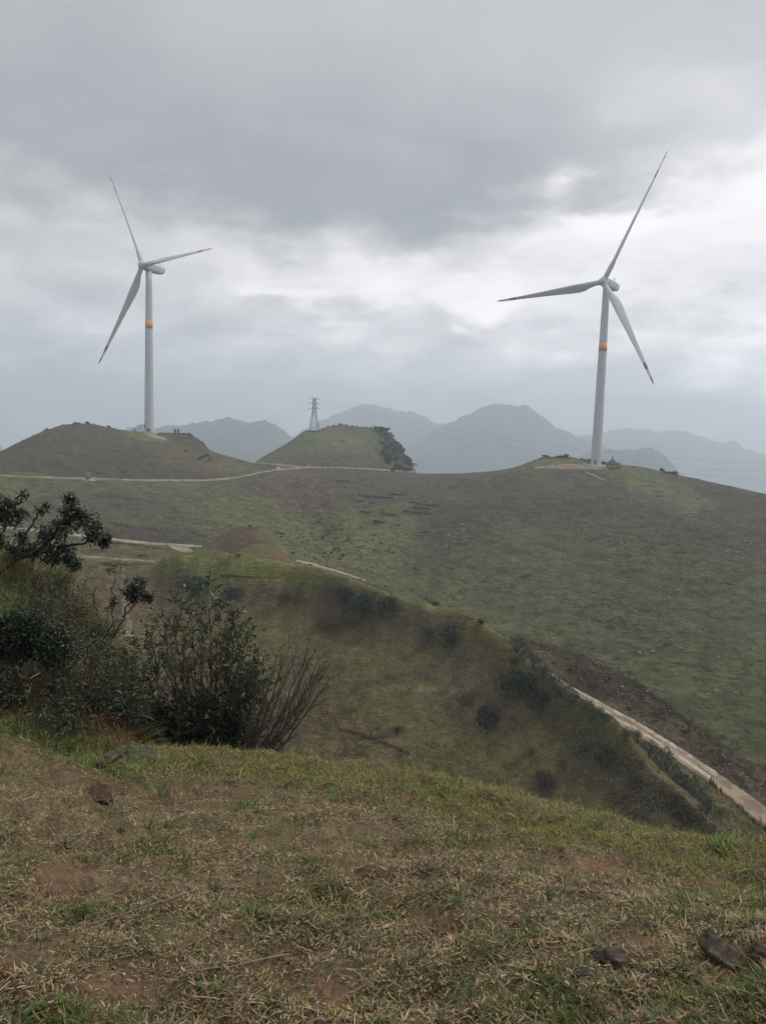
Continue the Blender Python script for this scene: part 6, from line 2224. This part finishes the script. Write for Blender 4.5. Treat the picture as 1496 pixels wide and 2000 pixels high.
for (p_, d_) in tipsz:
    x_, y_ = proj(p_ + bb)
    topk = np.interp(x_, [230, 300, 345, 390, 430, 470, 510], [1310, 1215, 1180, 1150, 1180, 1205, 1290])
    f_ = np.clip(1.05 - (y_ - topk) / 190.0, 0.10, 1.0)
    if rng.rand() < f_ * 0.66 or (x_ > 440 and y_ > 1275 and y_ < 1390 and rng.rand() < 0.4):
        sel.append((p_, d_))
out['tips'] = sel
pos, ax = whorled(out, rng, 0.08, 6)
n = len(pos)
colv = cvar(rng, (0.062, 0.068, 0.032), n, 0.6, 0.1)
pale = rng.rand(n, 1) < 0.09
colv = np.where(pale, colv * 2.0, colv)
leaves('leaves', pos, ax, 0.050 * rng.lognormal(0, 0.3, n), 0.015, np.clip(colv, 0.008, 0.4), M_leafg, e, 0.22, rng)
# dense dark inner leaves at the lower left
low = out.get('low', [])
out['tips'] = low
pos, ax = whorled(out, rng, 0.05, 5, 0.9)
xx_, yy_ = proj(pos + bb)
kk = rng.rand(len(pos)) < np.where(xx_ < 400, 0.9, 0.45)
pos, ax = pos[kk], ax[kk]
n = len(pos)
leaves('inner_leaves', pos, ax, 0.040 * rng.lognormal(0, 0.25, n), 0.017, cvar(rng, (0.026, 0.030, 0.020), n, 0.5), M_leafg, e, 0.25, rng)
# bare shrub leaning right
rng = np.random.RandomState(510)
b2 = P(478, 1530, 6.0)
e = empty('bare_shrub', b2)
tag(e, 'leafless shrub with fanned grey branches leaning right from the big bush', 'shrub')
out = dict(paths=[], rads=[], tips=[])
for i, (tx, ty) in enumerate(((540, 1285), (560, 1272), (578, 1268), (592, 1278), (606, 1284), (618, 1290), (628, 1300), (626, 1318), (612, 1330), (596, 1312), (570, 1300), (548, 1310), (528, 1320), (515, 1345), (600, 1345), (575, 1340), (500, 1360), (634, 1312), (640, 1330), (622, 1350), (560, 1372))):
    x0 = 448 + (tx - 500) * 0.12 + rng.normal() * 5
    a_ = P(x0, 1515, 6.0) - b2
    b_ = P(tx, ty, 6.0 + rng.normal() * 0.22) - b2
    k = 11
    s = np.linspace(0, 1, k)[:, None]
    mid = np.array([a_[0] * 0.42 + b_[0] * 0.58, (a_[1] + b_[1]) / 2, a_[2] * 0.72 + b_[2] * 0.28])
    pts = a_ * (1 - s) ** 2 + 2 * mid * s * (1 - s) + b_ * s ** 2
    pts[1:] += rng.normal(size=(k - 1, 3)) * 0.011
    out['paths'].append(pts)
    out['rads'].append(np.linspace(0.0115, 0.0032, k))
    for j in range(4, k):
        for _ in range(2):
            dd = pts[j] - pts[j - 1]
            dd = dd / np.linalg.norm(dd) + rng.normal(size=3) * 0.35
            sub = dict(paths=[], rads=[], tips=[])
            grow(rng, pts[j], dd, 0.15, 0.0036, 1, sub, 2, 0.5, 0.22, 0.08, 5, 0.65)
            out['paths'] += sub['paths']
            out['rads'] += sub['rads']
tubes('branches', out, M_bark, e, 5)


def limb_tree(name, lab, limbs, clusters, leafL, leafn, col, seed, r0=0.03, foot=None, mat=None, twl=0.22, wr=0.42):
    """tree drawn as limbs through space with leafy twig clusters; limbs: lists of (px,py,d); clusters (px,py,d,radius m,count)"""
    rng = np.random.RandomState(seed)
    base = P(*limbs[0][0]) if foot is None else foot
    e = empty(name, base)
    tag(e, lab, 'tree')
    out = dict(paths=[], rads=[], tips=[])
    nodes = []
    for li, lm in enumerate(limbs):
        q = np.array([P(*a) for a in lm]) - base
        t_ = np.linspace(0, len(q) - 1, (len(q) - 1) * 5 + 1)
        pts = pchip(np.arange(len(q)), q, t_)
        pts[1:] += rng.normal(size=(len(pts) - 1, 3)) * 0.012
        out['paths'].append(pts)
        a0 = r0 if li == 0 else r0 * 0.6
        out['rads'].append(np.linspace(a0, a0 * 0.3, len(pts)))
        nodes.append(pts)
    allp = np.concatenate(nodes)
    tubes('trunk', out, M_barkd, e, 7)
    out = dict(paths=[], rads=[], tips=[])
    pos, ax = [], []
    for (x, y, d, R_c, nn_) in clusters:
        c = P(x, y, d) - base
        j = np.argmin(np.linalg.norm(allp - c, axis=1))
        st = allp[j]
        for _ in range(nn_):
            tgt = c + rnd_dirs(rng, 1)[0] * R_c * rng.uniform(0.2, 1.0) ** 0.6 * np.array([1, 1, 0.75])
            k = 6
            s = np.linspace(0, 1, k)[:, None]
            md = (st + tgt) / 2 + rng.normal(size=3) * 0.12 * np.linalg.norm(tgt - st)
            pts = st * (1 - s) ** 2 + 2 * md * s * (1 - s) + tgt * s ** 2
            out['paths'].append(pts)
            out['rads'].append(np.linspace(r0 * 0.22, 0.002, k))
            dd = pts[-1] - pts[-2]
            dd /= np.linalg.norm(dd) + 1e-9
            m_ = leafn
            s_ = rng.uniform(-twl * 0.5, 0.02, m_)
            pos.append(pts[-1] + dd * s_[:, None] + rng.normal(size=(m_, 3)) * 0.02)
            ax.append(dd * 0.5 + rnd_dirs(rng, m_))
    tubes('twigs', out, M_barkd, e, 4)['kind'] = 'stuff'
    pos, ax = np.concatenate(pos), np.concatenate(ax)
    n = len(pos)
    leaves('foliage', pos, ax, leafL * rng.lognormal(0, 0.25, n), leafL * wr, cvar(rng, col, n, 0.5, 0.1), mat or M_leafg, e, 0.2, rng)
    return e


leaf_bush(165, 1330, 8.0, (0.28, 0.2, 0.30), 4200, 0.022, (0.046, 0.056, 0.030), 'twiggy olive bush between the round dark bush and the dead branch', 29, stems=26)
leaf_bush(225, 1440, 7.2, (0.22, 0.16, 0.30), 3600, 0.024, (0.034, 0.044, 0.024), 'dark loose bush crowded against the left side of the big bush', 30, stems=24)
leaf_bush(120, 1180, 9.6, (0.30, 0.2, 0.2), 1800, 0.022, (0.060, 0.062, 0.034), 'thin weedy bush under the drooping end of the windswept tree', 31, stems=22)
leaf_bush(275, 1445, 6.6, (0.20, 0.14, 0.24), 2600, 0.024, (0.030, 0.036, 0.022), 'dark bush at the left foot of the big bush', 32, stems=20)
limb_tree('evergreen_tree', 'dark windswept evergreen tree reaching in from the left edge above the road',
          [[(-60, 1180, 9.6), (-10, 1130, 9.6), (30, 1095, 9.5), (80, 1080, 9.4), (140, 1065, 9.3), (205, 1056, 9.2)], [(20, 1100, 9.5), (50, 1050, 9.6), (70, 1010, 9.7), (85, 985, 9.7)], [(60, 1085, 9.4), (110, 1040, 9.3), (135, 1000, 9.3), (142, 972, 9.3)],
           [(-30, 1130, 9.7), (0, 1060, 9.9), (20, 1000, 10)], [(100, 1075, 9.3), (130, 1090, 9.2), (150, 1105, 9.1)], [(20, 1000, 10), (40, 980, 10), (48, 968, 10)]],
          [(-20, 1000, 10, .22, 26), (10, 985, 10, .16, 20), (15, 1015, 9.9, .18, 24), (38, 1000, 9.9, .10, 10), (48, 968, 10, .035, 4), (140, 975, 9.3, .09, 12), (140, 1000, 9.3, .17, 26), (125, 1030, 9.3, .2, 30), (165, 1015, 9.2, .14, 20),
           (180, 1035, 9.2, .15, 22), (200, 1052, 9.2, .11, 16), (208, 1060, 9.2, .06, 8), (95, 1045, 9.4, .17, 22), (70, 1068, 9.5, .16, 22), (40, 1050, 9.6, .13, 12), (110, 1075, 9.3, .17, 26), (140, 1085, 9.2, .14, 20), (150, 1100, 9.1, .09, 10), (105, 1095, 9.2, .12, 14),
           (35, 1080, 9.6, .14, 18), (0, 1060, 9.8, .16, 18), (80, 1000, 9.6, .05, 4), (90, 990, 9.6, .04, 4)],
          0.046, 17, (0.026, 0.036, 0.020), 601, 0.034)
limb_tree('small_evergreen', 'small dark-crowned evergreen growing before the stone path',
          [[(205, 1262, 9.0), (235, 1225, 9.2), (248, 1190, 9.3), (262, 1170, 9.3)], [(240, 1205, 9.2), (268, 1178, 9.3), (292, 1168, 9.3)], [(222, 1240, 9.1), (221, 1190, 9.3), (222, 1150, 9.4), (228, 1125, 9.4), (222, 1112, 9.4)]],
          [(255, 1140, 9.3, .10, 14), (275, 1138, 9.3, .10, 14), (265, 1158, 9.3, .13, 20), (285, 1158, 9.3, .09, 14), (248, 1158, 9.3, .07, 8), (294, 1166, 9.3, .05, 6), (222, 1172, 9.3, .05, 4), (228, 1106, 9.4, .04, 3), (217, 1182, 9.3, .04, 3)],
          0.036, 16, (0.024, 0.030, 0.018), 602, 0.016)
rng = np.random.RandomState(603)
b3 = P(190, 1290, 8.6)
e = empty('dead_branch', b3)
tag(e, 'bare forked dead branch rising from the thicket left of the small evergreen', 'dead branch')
out = dict(paths=[], rads=[], tips=[])
for lm in ([(200, 1262), (196, 1215), (185, 1180), (180, 1160), (158, 1138)], [(185, 1180), (184, 1155), (189, 1148)], [(200, 1255), (215, 1228), (232, 1210)], [(198, 1235), (210, 1210), (212, 1195)], [(192, 1200), (178, 1195), (160, 1200)]):
    q = np.array([P(a, b, 8.6) for a, b in lm]) - b3
    t_ = np.linspace(0, len(q) - 1, (len(q) - 1) * 5 + 1)
    pts = pchip(np.arange(len(q)), q, t_) + rng.normal(size=(len(t_), 3)) * 0.006
    out['paths'].append(pts)
    out['rads'].append(np.linspace(0.012, 0.004, len(pts)))
    for j in range(3, len(pts), 3):
        grow(rng, pts[j], rng.normal(size=3) + [0, 0, 0.5], 0.14, 0.003, 1, out, 2, 0.6, 0.15)
tubes('branches', out, M_bark, e, 5)
# something blue lying by the stone path
q = on([H_ridge], 234, 1212)
if q is not None:
    v, f = rock_np(90, 3, 0.35, (1.0, 0.7, 0.5))
    o = mesh_np('blue_bag', v * 0.55, f, M_blue, None, True)
    o.location = q + [0, 0, 0.2]
    tag(o, 'crumpled blue bag lying beside the stone path', 'bag')
